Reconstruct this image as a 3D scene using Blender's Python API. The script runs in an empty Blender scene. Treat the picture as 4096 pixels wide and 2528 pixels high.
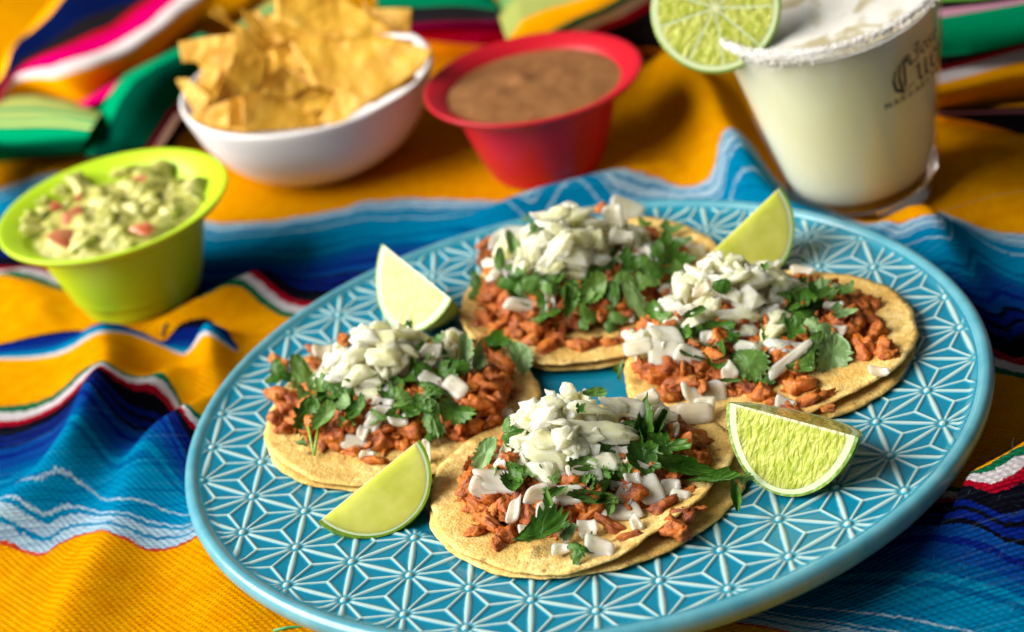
import bpy, bmesh, math, random
import numpy as np
from mathutils import Vector, Matrix, noise
random.seed(7); np.random.seed(7)
sc = bpy.context.scene
COL = sc.collection
CM = 0.01                      # everything below is written in centimetres, the scene is in metres

# ------------------------------------------------------------------ camera (from the photo's plate lattice)
CAM = np.array([-1.84417, -48.83521, 30.67358])
RR = np.array([[0.9779966, -0.103429, -0.1811771], [-0.208621, -0.4848658, -0.8493423], [0.0, 0.8684512, -0.4957746]])
FF = 3.1851156
cd = bpy.data.cameras.new('camera'); cam = bpy.data.objects.new('camera', cd); COL.objects.link(cam)
cd.sensor_width = 36; cd.lens = FF * 18; cd.clip_start = 0.02; cd.clip_end = 20
m = Matrix.Identity(4)
for i in range(3):
    m[i][0] = RR[0][i]; m[i][1] = -RR[1][i]; m[i][2] = -RR[2][i]; m[i][3] = CAM[i] * CM
cam.matrix_world = m
cd.dof.use_dof = True; cd.dof.aperture_fstop = 8.6; cd.dof.focus_distance = 0.488
sc.camera = cam

# ------------------------------------------------------------------ light: one big soft window, left and a little behind
w = bpy.data.worlds.new('World'); sc.world = w; w.use_nodes = True
w.node_tree.nodes['Background'].inputs[0].default_value = (0.95, 0.97, 1.0, 1)
w.node_tree.nodes['Background'].inputs[1].default_value = 0.10
def area(name, loc, target, sx, sy, power, col):
    l = bpy.data.lights.new(name, 'AREA'); l.shape = 'RECTANGLE'; l.size = sx; l.size_y = sy; l.energy = power; l.color = col
    o = bpy.data.objects.new(name, l); COL.objects.link(o)
    o.location = loc
    o.rotation_euler = (Vector(target) - Vector(loc)).to_track_quat('-Z', 'Y').to_euler()
    return o
area('window_light', (-1.20, -0.02, 0.86), (-0.02, 0.04, 0), 1.5, 1.2, 72.0, (1.0, 0.965, 0.90))
sc.view_settings.view_transform = 'Standard'; sc.view_settings.look = 'None'
sc.view_settings.exposure = 0; sc.view_settings.gamma = 1

# ------------------------------------------------------------------ helpers: measuring
def ray(x, y):                 # photo position on a 2450 x 1512 grid -> viewing direction
    px, py = x * 4096 / 2450, y * 4096 / 2450
    return RR.T @ np.array([(px - 2048) / 2048 / FF, (py - 1264) / 2048 / FF, 1.0])
def at(x, y, z):               # where that line of sight meets height z
    d = ray(x, y); return CAM + d * (z - CAM[2]) / d[2]
def dish(x, y): return 0.0060298 * (x * x + y * y)

# ------------------------------------------------------------------ helpers: objects
def link(o, parent=None):
    COL.objects.link(o)
    if parent is not None: o.parent = parent
    return o
def thing(name, label, cat, loc, group=None):
    o = bpy.data.objects.new(name, None); o.empty_display_size = 0.01
    o.location = Vector(loc) * CM; link(o)
    o['label'] = label; o['category'] = cat
    if group: o['group'] = group
    return o
def new_mesh(name, V, F, smooth=True):
    me = bpy.data.meshes.new(name)
    V = np.asarray(V, dtype=float) * CM
    me.from_pydata(V.tolist(), [], [list(map(int, f)) for f in F] if not isinstance(F, list) else F)
    me.update()
    if smooth: me.polygons.foreach_set('use_smooth', [True] * len(me.polygons))
    return me
def obj(name, V, F, mat, parent=None, origin=None, smooth=True):
    """mesh object; V in world cm, stored relative to the parent's base (or origin)"""
    V = np.asarray(V, dtype=float)
    base = np.array(parent.location) / CM if parent is not None else (np.array(origin) if origin is not None else np.zeros(3))
    me = new_mesh(name, V - base, F, smooth)
    if mat is not None: me.materials.append(mat)
    o = bpy.data.objects.new(name, me); link(o, parent)
    if parent is None and origin is not None: o.location = Vector(origin) * CM
    return o
def attr(me, name, vals):
    a = me.attributes.new(name, 'FLOAT', 'POINT'); a.data.foreach_set('value', np.asarray(vals, dtype=np.float32))
def colattr(me, name, cols):
    a = me.color_attributes.new(name, 'FLOAT_COLOR', 'CORNER')
    c = np.c_[np.asarray(cols, dtype=np.float32), np.ones(len(cols), dtype=np.float32)]
    a.data.foreach_set('color', c.ravel())
def gridfaces(nu, nv, wrapu=False):
    F = []
    for i in range(nu if wrapu else nu - 1):
        i2 = (i + 1) % nu
        for j in range(nv - 1):
            F.append([i * nv + j, i2 * nv + j, i2 * nv + j + 1, i * nv + j + 1])
    return F
def frame_from(zax, xhint=(1, 0, 0)):
    z = np.array(zax, float); z /= np.linalg.norm(z)
    x = np.array(xhint, float); x -= z * (x @ z); x /= np.linalg.norm(x)
    return np.array([x, np.cross(z, x), z])
def lathe(profile, base, top=None, n=96, sub=4, fr=None):
    """closed or open profile of (r, z) turned about the axis base -> top"""
    P = np.array(profile, float)
    # light Catmull-Rom refinement
    Q = []
    for i in range(len(P) - 1):
        p0 = P[max(i - 1, 0)]; p1 = P[i]; p2 = P[i + 1]; p3 = P[min(i + 2, len(P) - 1)]
        for k in range(sub):
            t = k / sub
            Q.append(0.5 * ((2 * p1) + (-p0 + p2) * t + (2 * p0 - 5 * p1 + 4 * p2 - p3) * t * t + (-p0 + 3 * p1 - 3 * p2 + p3) * t ** 3))
    Q.append(P[-1]); Q = np.array(Q); Q[:, 0] = np.maximum(Q[:, 0], 0.0005)
    if fr is None: fr = frame_from(np.array(top) - np.array(base)) if top is not None else np.eye(3)
    V = []
    for i in range(n):
        a = 2 * math.pi * i / n
        L = np.c_[Q[:, 0] * math.cos(a), Q[:, 0] * math.sin(a), Q[:, 1]]
        V.append(L @ fr + np.array(base))
    return np.concatenate(V), gridfaces(n, len(Q), True)

# ------------------------------------------------------------------ helpers: materials
class M:
    def __init__(s, name):
        s.m = bpy.data.materials.new(name); s.m.use_nodes = True; s.t = s.m.node_tree; s.n = s.t.nodes
        s.b = s.n['Principled BSDF']; s.out = s.n['Material Output']
    def node(s, typ, **kw):
        nd = s.n.new(typ)
        for k, v in kw.items(): setattr(nd, k, v)
        return nd
    def L(s, a, b): s.t.links.new(a, b)
    def set(s, **kw):
        for k, v in kw.items():
            key = {'color': 'Base Color', 'rough': 'Roughness', 'sss': 'Subsurface Weight', 'sssr': 'Subsurface Radius', 'ssss': 'Subsurface Scale',
                   'trans': 'Transmission Weight', 'ior': 'IOR', 'coat': 'Coat Weight', 'coatr': 'Coat Roughness', 'spec': 'Specular IOR Level',
                   'sheen': 'Sheen Weight', 'sheenr': 'Sheen Roughness'}[k]
            if k in ('color',) and len(v) == 3: v = (*v, 1)
            s.b.inputs[key].default_value = v
        return s
    def coords(s, scale=(1, 1, 1), kind='Object', rand=True):
        tc = s.node('ShaderNodeTexCoord'); mp = s.node('ShaderNodeMapping')
        if isinstance(scale, (int, float)): scale = (scale,) * 3
        f = 100 if kind == 'Object' else 1
        mp.inputs['Scale'].default_value = tuple(f * q for q in scale)
        s.L(tc.outputs[kind], mp.inputs['Vector'])
        if rand:
            oi = s.node('ShaderNodeObjectInfo'); mu = s.node('ShaderNodeMath', operation='MULTIPLY'); mu.inputs[1].default_value = 37
            s.L(oi.outputs['Random'], mu.inputs[0]); s.L(mu.outputs[0], mp.inputs['Location'])
        return mp.outputs[0]
    def noise(s, vec, scale=1, detail=3, rough=0.55, dist=0):
        nd = s.node('ShaderNodeTexNoise'); nd.inputs['Scale'].default_value = scale; nd.inputs['Detail'].default_value = detail
        nd.inputs['Roughness'].default_value = rough; nd.inputs['Distortion'].default_value = dist
        s.L(vec, nd.inputs['Vector']); return nd.outputs['Fac']
    def voro(s, vec, scale=1, feature='F1', out='Distance'):
        nd = s.node('ShaderNodeTexVoronoi', feature=feature); nd.inputs['Scale'].default_value = scale
        s.L(vec, nd.inputs['Vector']); return nd.outputs[out]
    def ramp(s, fac, stops, interp='LINEAR'):
        nd = s.node('ShaderNodeValToRGB'); cr = nd.color_ramp; cr.interpolation = interp
        while len(cr.elements) < len(stops): cr.elements.new(0.5)
        for e, (p, c) in zip(cr.elements, stops): e.position = p; e.color = (*c, 1) if len(c) == 3 else c
        s.L(fac, nd.inputs[0]); return nd.outputs[0]
    def math(s, op, a, b=None, c=None, clamp=False):
        nd = s.node('ShaderNodeMath', operation=op); nd.use_clamp = clamp
        for i, v in enumerate((a, b, c)):
            if v is None: continue
            if isinstance(v, (int, float)): nd.inputs[i].default_value = v
            else: s.L(v, nd.inputs[i])
        return nd.outputs[0]
    def mix(s, fac, a, b, mode='MIX'):
        nd = s.node('ShaderNodeMix', data_type='RGBA', blend_type=mode)
        for sock, v in ((nd.inputs[0], fac), (nd.inputs[6], a), (nd.inputs[7], b)):
            if isinstance(v, (int, float)): sock.default_value = v
            elif isinstance(v, tuple): sock.default_value = (*v, 1) if len(v) == 3 else v
            else: s.L(v, sock)
        return nd.outputs[2]
    def attr(s, name):
        nd = s.node('ShaderNodeAttribute'); nd.attribute_name = name; return nd
    def rnd(s): return s.node('ShaderNodeObjectInfo').outputs['Random']
    def col(s, c): s.L(c, s.b.inputs['Base Color']); return s
    def bump(s, h, strength=0.5, dist=0.05, prev=None):
        nd = s.node('ShaderNodeBump'); nd.inputs['Strength'].default_value = strength; nd.inputs['Distance'].default_value = dist * CM
        s.L(h, nd.inputs['Height'])
        if prev is not None: s.L(prev, nd.inputs['Normal'])
        s.L(nd.outputs[0], s.b.inputs['Normal']); return nd.outputs[0]

def simple(name, color, rough=0.4, **kw):
    return M(name).set(color=color, rough=rough, **kw).m

# ---- blanket
ORANGE = (0.97, 0.39, 0.001); REDL = (0.75, 0.07, 0.03); LBLUE = (0.45, 0.66, 0.80); CYAN = (0.0, 0.27, 0.52); TEAL = (0.0, 0.11, 0.25)
BLUE = (0.004, 0.07, 0.34); ROYAL = (0.004, 0.02, 0.24); BLACK = (0.006, 0.006, 0.012); RED = (0.45, 0.004, 0.02); WHITE = (0.78, 0.72, 0.74); GREEN = (0.005, 0.17, 0.065)
def band_ramp(mm, t):
    s1 = [(0.0, REDL), (0.014, LBLUE), (0.062, CYAN), (0.078, LBLUE), (0.118, CYAN), (0.138, LBLUE), (0.152, CYAN), (0.225, LBLUE), (0.235, CYAN), (0.40, (0, 0.15, 0.38)), (0.43, CYAN), (0.47, (0.0, .12, .36)),
          (0.53, BLUE), (0.60, ROYAL), (0.63, BLUE), (0.68, BLACK), (0.70, ROYAL), (0.735, BLACK), (0.755, ROYAL), (0.785, BLACK), (0.86, RED), (0.90, WHITE), (0.955, GREEN)]
    return mm.ramp(t, s1, 'CONSTANT')
def knit_bump(mm, uv):
    sep = mm.node('ShaderNodeSeparateXYZ'); mm.L(uv, sep.inputs[0])
    # yarn rows: fine rib running with the stripes, broken by slanted stitches
    cmb = mm.node('ShaderNodeCombineXYZ')
    mm.L(mm.math('MULTIPLY', sep.outputs[0], 1.0), cmb.inputs[0]); mm.L(mm.math('MULTIPLY', sep.outputs[1], 1.0), cmb.inputs[1])
    nz = mm.noise(cmb.outputs[0], 3.0, 2)
    row = mm.math('SINE', mm.math('ADD', mm.math('MULTIPLY', sep.outputs[1], 44), mm.math('MULTIPLY', nz, 5)))
    slant = mm.math('SINE', mm.math('ADD', mm.math('MULTIPLY', sep.outputs[0], 26), mm.math('MULTIPLY', sep.outputs[1], 20)))
    fz = mm.noise(cmb.outputs[0], 22, 4, 0.7)
    h = mm.math('ADD', mm.math('ADD', mm.math('MULTIPLY', row, 0.35), mm.math('MULTIPLY', slant, 0.22)), mm.math('MULTIPLY', fz, 1.1))
    return h, fz
def make_blanket_mat():
    mm = M('woven_blanket'); mm.set(rough=0.95, spec=0.0)
    v = mm.attr('fabric').outputs['Fac']; u = mm.attr('fabric_u').outputs['Fac']; vc = mm.attr('fabric_v').outputs['Fac']; s = mm.attr('patch').outputs['Fac']
    uv = mm.node('ShaderNodeCombineXYZ'); mm.L(u, uv.inputs[0]); mm.L(vc, uv.inputs[1])
    st = mm.node('ShaderNodeMapping'); st.inputs['Scale'].default_value = (1, 0.25, 1); mm.L(uv.outputs[0], st.inputs[0])
    jag = mm.math('MULTIPLY', mm.math('SUBTRACT', mm.noise(st.outputs[0], 7, 3, 0.7), 0.5), 0.42)
    wav = mm.math('MULTIPLY', mm.math('SUBTRACT', mm.noise(st.outputs[0], 0.8, 2, 0.6), 0.5), 0.5)
    vj = mm.math('ADD', mm.math('ADD', v, jag), wav)
    t1 = mm.math('MULTIPLY', mm.math('SUBTRACT', vj, 10), 0.1, clamp=True)
    t2 = mm.math('POWER', mm.math('MULTIPLY', mm.math('SUBTRACT', 40, vj), 0.1, clamp=True), 0.8)
    in1 = mm.math('MULTIPLY', mm.math('GREATER_THAN', vj, 10), mm.math('LESS_THAN', vj, 20))
    in2 = mm.math('MULTIPLY', mm.math('GREATER_THAN', vj, 30), mm.math('LESS_THAN', vj, 40))
    onz = mm.noise(uv.outputs[0], 1.3, 4, 0.6)
    org = mm.ramp(onz, [(0.3, (0.90, 0.32, 0.0)), (0.7, (1.0, 0.45, 0.002))])
    c = mm.mix(in1, org, band_ramp(mm, t1)); c = mm.mix(in2, c, band_ramp(mm, t2))
    sj = mm.math('ADD', s, mm.math('MULTIPLY', jag, 0.35))
    pr = mm.ramp(sj, [(0.0, WHITE), (0.12, CYAN), (0.34, BLUE), (0.55, ROYAL), (0.88, BLACK)], 'CONSTANT')
    inp = mm.math('MULTIPLY', mm.math('GREATER_THAN', sj, 0.0), mm.math('LESS_THAN', sj, 1.0))
    c = mm.mix(inp, c, pr)
    h, fz = knit_bump(mm, uv.outputs[0])
    sm_ = mm.node('ShaderNodeMapping'); sm_.inputs['Scale'].default_value = (0.12, 5.5, 1); mm.L(uv.outputs[0], sm_.inputs[0])
    stn = mm.noise(sm_.outputs[0], 1.0, 4, 0.75)
    notorg = mm.math('MAXIMUM', in1, in2)
    c = mm.mix(mm.math('MULTIPLY', notorg, mm.ramp(stn, [(0.50, (0,) * 3), (0.62, (0.75,) * 3)])), c, mm.mix(1.0, c, (0.35, 0.42, 0.62), 'MULTIPLY'))
    c = mm.mix(mm.math('MULTIPLY', notorg, mm.ramp(stn, [(0.34, (0.55,) * 3), (0.42, (0,) * 3)])), c, mm.mix(1.0, c, (0.06, 0.12, 0.14), 'ADD'))
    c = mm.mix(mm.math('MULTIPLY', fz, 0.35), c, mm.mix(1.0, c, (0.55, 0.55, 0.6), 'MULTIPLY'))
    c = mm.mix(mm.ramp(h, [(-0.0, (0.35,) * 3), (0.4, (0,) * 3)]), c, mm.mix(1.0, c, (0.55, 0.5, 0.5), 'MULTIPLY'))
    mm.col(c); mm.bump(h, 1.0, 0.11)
    return mm.m
MAT_BLANKET = make_blanket_mat()
def make_fold_mat():
    mm = M('woven_blanket_fold'); mm.set(rough=0.95, spec=0.0)
    a = mm.attr('Col'); nz = mm.noise(mm.coords(1, rand=False), 1.2, 4, 0.65)
    mm.col(mm.mix(mm.math('MULTIPLY', nz, 0.4), a.outputs['Color'], mm.mix(1.0, a.outputs['Color'], (0.6, 0.6, 0.6), 'MULTIPLY')))
    mm.bump(mm.noise(mm.coords((6, 14, 14), rand=False), 1, 3), 0.5, 0.05); return mm.m
MAT_FOLD = make_fold_mat()

# ---- plate glaze
def make_glaze():
    mm = M('turquoise_glaze'); mm.set(rough=0.22, coat=0.25, coatr=0.08, spec=0.4)
    r = mm.attr('ridge').outputs['Fac']; p = mm.attr('pool').outputs['Fac']
    nz = mm.noise(mm.coords(1, rand=False), 1.1, 3)
    rn = mm.math('ADD', r, mm.math('MULTIPLY', mm.math('SUBTRACT', nz, 0.5), 0.25))
    deep = mm.mix(p, (0.002, 0.20, 0.32), (0.03, 0.34, 0.44))
    deep = mm.mix(mm.math('MULTIPLY', nz, 0.5), deep, (0.004, 0.12, 0.21))
    mm.col(mm.mix(mm.ramp(rn, [(0.12, (0, 0, 0)), (0.85, (1, 1, 1))]), deep, (0.42, 0.57, 0.54)))
    mm.bump(mm.noise(mm.coords(1, rand=False), 6, 2), 0.08, 0.02)
    return mm.m
MAT_GLAZE = make_glaze()
def make_rim_glaze():
    mm = M('turquoise_glaze_rim'); mm.set(rough=0.28, coat=0.3, coatr=0.15)
    nz = mm.noise(mm.coords(1, rand=False), 0.9, 4)
    mm.col(mm.ramp(nz, [(0.3, (0.06, 0.27, 0.36)), (0.7, (0.13, 0.37, 0.44))]))
    mm.bump(mm.noise(mm.coords(1, rand=False), 5, 2), 0.08, 0.02); return mm.m
MAT_RIM = make_rim_glaze()

# ---- food
def make_tortilla():
    mm = M('corn_tortilla'); mm.set(rough=0.62, sss=0.25, sssr=(1, 0.55, 0.2), ssss=0.002, spec=0.3)
    v = mm.coords(1)
    a = mm.noise(v, 0.7, 5, 0.6); b = mm.noise(v, 4.5, 4, 0.65)
    c = mm.ramp(a, [(0.3, (0.62, 0.37, 0.09)), (0.5, (0.80, 0.54, 0.17)), (0.70, (0.90, 0.69, 0.30))])
    c = mm.mix(mm.ramp(mm.noise(v, 1.9, 5, 0.7), [(0.58, (0,) * 3), (0.70, (0.55,) * 3)]), c, (0.34, 0.17, 0.035))
    c = mm.mix(mm.ramp(b, [(0.42, (0, 0, 0)), (0.6, (0.6, 0.6, 0.6))]), c, (0.56, 0.31, 0.06))
    sp = mm.voro(v, 1.3); sn = mm.noise(v, 1.7, 2)
    spot = mm.ramp(mm.math('ADD', sp, mm.math('MULTIPLY', sn, 0.35)), [(0.20, (1, 1, 1)), (0.34, (0, 0, 0))])
    c = mm.mix(mm.math('MULTIPLY', spot, 0.8), c, (0.13, 0.07, 0.03))
    mm.col(c)
    h = mm.math('ADD', mm.math('MULTIPLY', a, 1.6), mm.math('ADD', mm.math('MULTIPLY', b, 0.8), mm.math('MULTIPLY', mm.noise(v, 13, 3), 0.5)))
    h = mm.math('ADD', h, mm.math('MULTIPLY', mm.ramp(mm.voro(v, 1.1), [(0.05, (1,) * 3), (0.42, (0,) * 3)], 'EASE'), 0.9)); mm.bump(h, 0.9, 0.10); return mm.m
MAT_TORT = make_tortilla()
def make_meat():
    mm = M('red_braised_meat'); mm.set(rough=0.33, sss=0.0, spec=0.45)
    v = mm.coords(1); a = mm.noise(v, 1.4, 5, 0.65, 0.6); r = mm.rnd()
    c = mm.ramp(a, [(0.28, (0.10, 0.018, 0.004)), (0.43, (0.36, 0.070, 0.005)), (0.58, (0.58, 0.158, 0.010)), (0.76, (0.74, 0.33, 0.06))])
    c = mm.mix(mm.ramp(r, [(0.0, (0.35, 0.35, 0.35)), (0.5, (0, 0, 0)), (1, (0, 0, 0))]), c, (0.10, 0.028, 0.014))
    c = mm.mix(mm.ramp(r, [(0.6, (0, 0, 0)), (1.0, (0.4, 0.4, 0.4))]), c, (0.68, 0.20, 0.03))
    mm.col(c)
    mm.bump(mm.math('ADD', mm.noise(v, 5, 4, 0.7), mm.math('MULTIPLY', mm.noise(mm.coords((2, 9, 3)), 1, 3), 0.8)), 0.9, 0.09)
    mm.L(mm.ramp(mm.noise(v, 3, 3), [(0.35, (0.14,) * 3), (0.6, (0.5,) * 3)]), mm.b.inputs['Roughness'])
    return mm.m
MAT_MEAT = make_meat()
def make_pine():
    mm = M('pale_fruit_flesh'); mm.set(rough=0.22, sss=0.9, sssr=(1, 0.93, 0.65), ssss=0.005, spec=0.5, trans=0.18, ior=1.33)
    v = mm.coords(1); fib = mm.noise(mm.coords((1.0, 6.5, 2.2)), 1, 4, 0.65, 0.3)
    a = mm.noise(v, 1.0, 3)
    c = mm.ramp(a, [(0.3, (0.90, 0.86, 0.38)), (0.5, (0.94, 0.91, 0.54)), (0.7, (0.96, 0.95, 0.72))])
    c = mm.mix(mm.ramp(mm.rnd(), [(0.45, (0, 0, 0)), (1.0, (.7, .7, .7))]), c, (0.90, 0.89, 0.80))
    c = mm.mix(mm.ramp(fib, [(0.35, (0.35, 0.35, 0.35)), (0.6, (0, 0, 0))]), c, (0.84, 0.80, 0.50))
    mm.col(c); mm.bump(mm.math('ADD', fib, mm.math('MULTIPLY', mm.noise(v, 4, 4, .7), 0.7)), 0.8, 0.08); return mm.m
MAT_PINE = make_pine()
def make_onion():
    mm = M('white_onion'); mm.set(rough=0.18, sss=0.9, sssr=(1, 0.95, 0.8), ssss=0.004, spec=0.5, trans=0.42, ior=1.33)
    a = mm.noise(mm.coords((0.8, 5, 1)), 1, 3)
    r = mm.rnd()
    c = mm.ramp(a, [(0.35, (0.84, 0.78, 0.58)), (0.65, (0.93, 0.89, 0.74))])
    c = mm.mix(mm.ramp(r, [(0.7, (0, 0, 0)), (1.0, (0.5, 0.5, 0.5))]), c, (0.88, 0.66, 0.45))
    mm.col(c); mm.bump(a, 0.4, 0.03); return mm.m
MAT_ONION = make_onion()
def make_leaf(name, c1, c2, c3):
    mm = M(name); mm.set(rough=0.38, spec=0.45)
    uvx = mm.attr('vein').outputs['Fac']; a = mm.noise(mm.coords(1), 1.6, 3); r = mm.rnd()
    c = mm.ramp(a, [(0.3, c1), (0.65, c2)])
    c = mm.mix(mm.ramp(r, [(0.55, (0, 0, 0)), (1.0, (0.75, 0.75, 0.75))]), c, c3)
    c = mm.mix(mm.math('MULTIPLY', uvx, 0.55), c, (0.22, 0.36, 0.07))
    mm.col(c); mm.bump(mm.math('ADD', mm.math('MULTIPLY', uvx, -0.8), mm.noise(mm.coords(1), 5, 3)), 0.5, 0.04)
    # light shining through the thin blade
    tr = mm.node('ShaderNodeBsdfTranslucent'); mm.L(c, tr.inputs[0]); ms = mm.node('ShaderNodeMixShader'); ms.inputs[0].default_value = 0.28
    mm.L(mm.b.outputs[0], ms.inputs[1]); mm.L(tr.outputs[0], ms.inputs[2]); mm.L(ms.outputs[0], mm.out.inputs[0])
    return mm.m
MAT_LEAF = make_leaf('cilantro_green', (0.03, 0.115, 0.008), (0.08, 0.22, 0.018), (0.20, 0.36, 0.08))
MAT_LEAFPALE = make_leaf('cilantro_underside', (0.16, 0.30, 0.10), (0.26, 0.42, 0.15), (0.24, 0.40, 0.14))
MAT_STEM = simple('cilantro_stem_green', (0.25, 0.42, 0.06), 0.35, sss=0.3, ssss=0.002)

def make_flesh():
    mm = M('lime_flesh'); mm.set(rough=0.2, sss=0.45, sssr=(0.9, 1.0, 0.35), ssss=0.009, spec=0.4, coat=0.45, coatr=0.08, ior=1.36)
    rad = mm.attr('rad').outputs['Fac']; ax = mm.attr('axial').outputs['Fac']     # cm from the core, cm along the fruit
    cmb = mm.node('ShaderNodeCombineXYZ'); mm.L(rad, cmb.inputs[0]); mm.L(ax, cmb.inputs[1])
    mp = mm.node('ShaderNodeMapping'); mp.inputs['Scale'].default_value = (1.3, 2.2, 1); mm.L(cmb.outputs[0], mp.inputs[0])
    wob = mm.node('ShaderNodeVectorMath', operation='ADD'); wn = mm.node('ShaderNodeTexNoise'); wn.inputs['Scale'].default_value = 0.8; wn.inputs['Detail'].default_value = 3; mm.L(mp.outputs[0], wn.inputs['Vector'])
    mm.L(mp.outputs[0], wob.inputs[0]); mm.L(wn.outputs['Color'], wob.inputs[1])
    ce = mm.voro(wob.outputs[0], 1.5, 'DISTANCE_TO_EDGE'); cd_ = mm.voro(wob.outputs[0], 1.5, 'F1')
    core = mm.ramp(rad, [(0.0, (.85,) * 3), (0.10, (0,) * 3)])
    c = mm.ramp(cd_, [(0.1, (0.36, 0.43, 0.035)), (0.6, (0.50, 0.54, 0.10))])
    c = mm.mix(mm.ramp(ce, [(0.0, (0.1,) * 3), (0.07, (0,) * 3)]), c, (0.62, 0.66, 0.30))
    c = mm.mix(core, c, (0.85, 0.87, 0.6)); mm.col(c)
    mp2 = mm.node('ShaderNodeMapping'); mp2.inputs['Scale'].default_value = (1.6, 3.6, 1); mm.L(cmb.outputs[0], mp2.inputs[0])
    h = mm.math('ADD', mm.math('MULTIPLY', mm.noise(mp2.outputs[0], 1.6, 2, 0.5, 0.8), 1.5), mm.math('MULTIPLY', mm.ramp(ce, [(0, (0,) * 3), (0.3, (1,) * 3)], 'EASE'), 0.2))
    mm.bump(h, 1.0, 0.11); return mm.m
MAT_FLESH = make_flesh()
def make_smooth_flesh():
    mm = M('lime_membrane_face'); mm.set(rough=0.3, sss=0.8, sssr=(0.9, 1.0, 0.3), ssss=0.007, spec=0.5, coat=0.2)
    a = mm.noise(mm.coords(1), 0.8, 3)
    mm.col(mm.ramp(a, [(0.3, (0.52, 0.55, 0.07)), (0.7, (0.68, 0.69, 0.18))]))
    mm.bump(mm.noise(mm.coords((3, 3, 8)), 1, 3), 0.35, 0.05); return mm.m
MAT_MEMBRANE = make_smooth_flesh()
MAT_PITH = simple('lime_pith', (0.64, 0.67, 0.38), 0.5, sss=0.6, ssss=0.003)
def make_rind():
    mm = M('lime_rind'); mm.set(rough=0.3, sss=0.15, ssss=0.003, spec=0.5)
    v = mm.coords(1); a = mm.noise(v, 0.6, 3)
    mm.col(mm.ramp(a, [(0.3, (0.09, 0.20, 0.010)), (0.7, (0.24, 0.38, 0.022))]))
    mm.bump(mm.voro(v, 6.5), 0.5, 0.03); return mm.m
MAT_RIND = make_rind()

# ================================================================== BLANKET
RIDGES = [  # (photo x, photo y, height above the table cloth, width before, width after)
    [(236, 774, 1.1), (250, 860, 1.9), (215, 940, 2.5), (160, 1040, 2.3), (95, 1130, 1.6), (-40, 1240, 1.0)],
    [(400, 892, 1.2), (360, 940, 1.1), (310, 1010, 0.7)],
    [(520, 940, 1.6), (440, 985, 1.9), (365, 1045, 1.6), (310, 1150, 1.0), (262, 1262, 0.95), (190, 1400, 0.8), (120, 1512, 0.7)],
    [(492, 768, 1.5), (505, 850, 1.2), (515, 920, 0.7)],
    [(520, 1210, 0.6), (520, 1330, 0.6), (560, 1450, 0.5)],
    [(1090, 545, 0.4), (1190, 498, 0.9), (1330, 440, 1.2), (1463, 402, 1.3), (1580, 395, 0.8)],
    [(1600, 120, 1.6), (1680, 195, 2.3), (1742, 302, 2.4), (1800, 372, 1.9), (1890, 450, 1.4), (1960, 500, 0.9)],
    [(2110, 545, 0.8), (2203, 493, 1.7), (2262, 590, 1.4), (2330, 740, 0.9)],
    [(610, 645, 1.2), (520, 690, 1.2), (420, 735, 1.0), (330, 770, 0.6)],
    [(2560, 985, 2.6), (2450, 1062, 2.7), (2340, 1125, 2.3), (2225, 1200, 1.6), (2120, 1270, 0.6)],
    [(100, 745, .5), (30, 650, .6)],
    [(2400, 330, 0.6), (2330, 420, 0.5)],
]
WID = [(1.7, 1.15), (1.2, 1.1), (1.15, 1.6), (0.95, 0.95), (1.6, 1.6), (1.0, 1.3), (1.6, 1.5), (1.4, 1.3), (1.2, 1.2), (1.5, 2.6), (1.5, 1.5), (2.2, 2.2)]
BASE = -1.25
TILT = 0.029                     # the cloth drops a little toward the back (in the plate's frame)
def zb(x, y): return BASE - TILT * (y + 2.3)
def atc(x, y, h):              # line of sight meets the level h above the table cloth
    d = ray(x, y); n = np.array([0, TILT, 1.0]); p = np.array([0, 0, BASE + h - TILT * 2.3]); return CAM + d * (((p - CAM) @ n) / (d @ n))
def spline(P, k=5):
    P = np.array(P, float); out = []
    for i in range(len(P) - 1):
        p0, p1, p2, p3 = P[max(i - 1, 0)], P[i], P[i + 1], P[min(i + 2, len(P) - 1)]
        for q in range(k):
            t = q / k; out.append(0.5 * ((2 * p1) + (-p0 + p2) * t + (2 * p0 - 5 * p1 + 4 * p2 - p3) * t * t + (-p0 + 3 * p1 - 3 * p2 + p3) * t ** 3))
    out.append(P[-1]); return [tuple(q) for q in out]
RIDGES = [spline(r) for r in RIDGES]
RW = [[atc(p[0], p[1], p[2]) for p in r] for r in RIDGES]
FLAT = [(1.31, 21.7, 3.6, -1.9), (-17.8, 16.9, 3.6, -1.76), (-9.5, 28.4, 4.5, -2.1), (13.8, 12.7, 4.0, -1.65)]   # where bowls and glass stand
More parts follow.
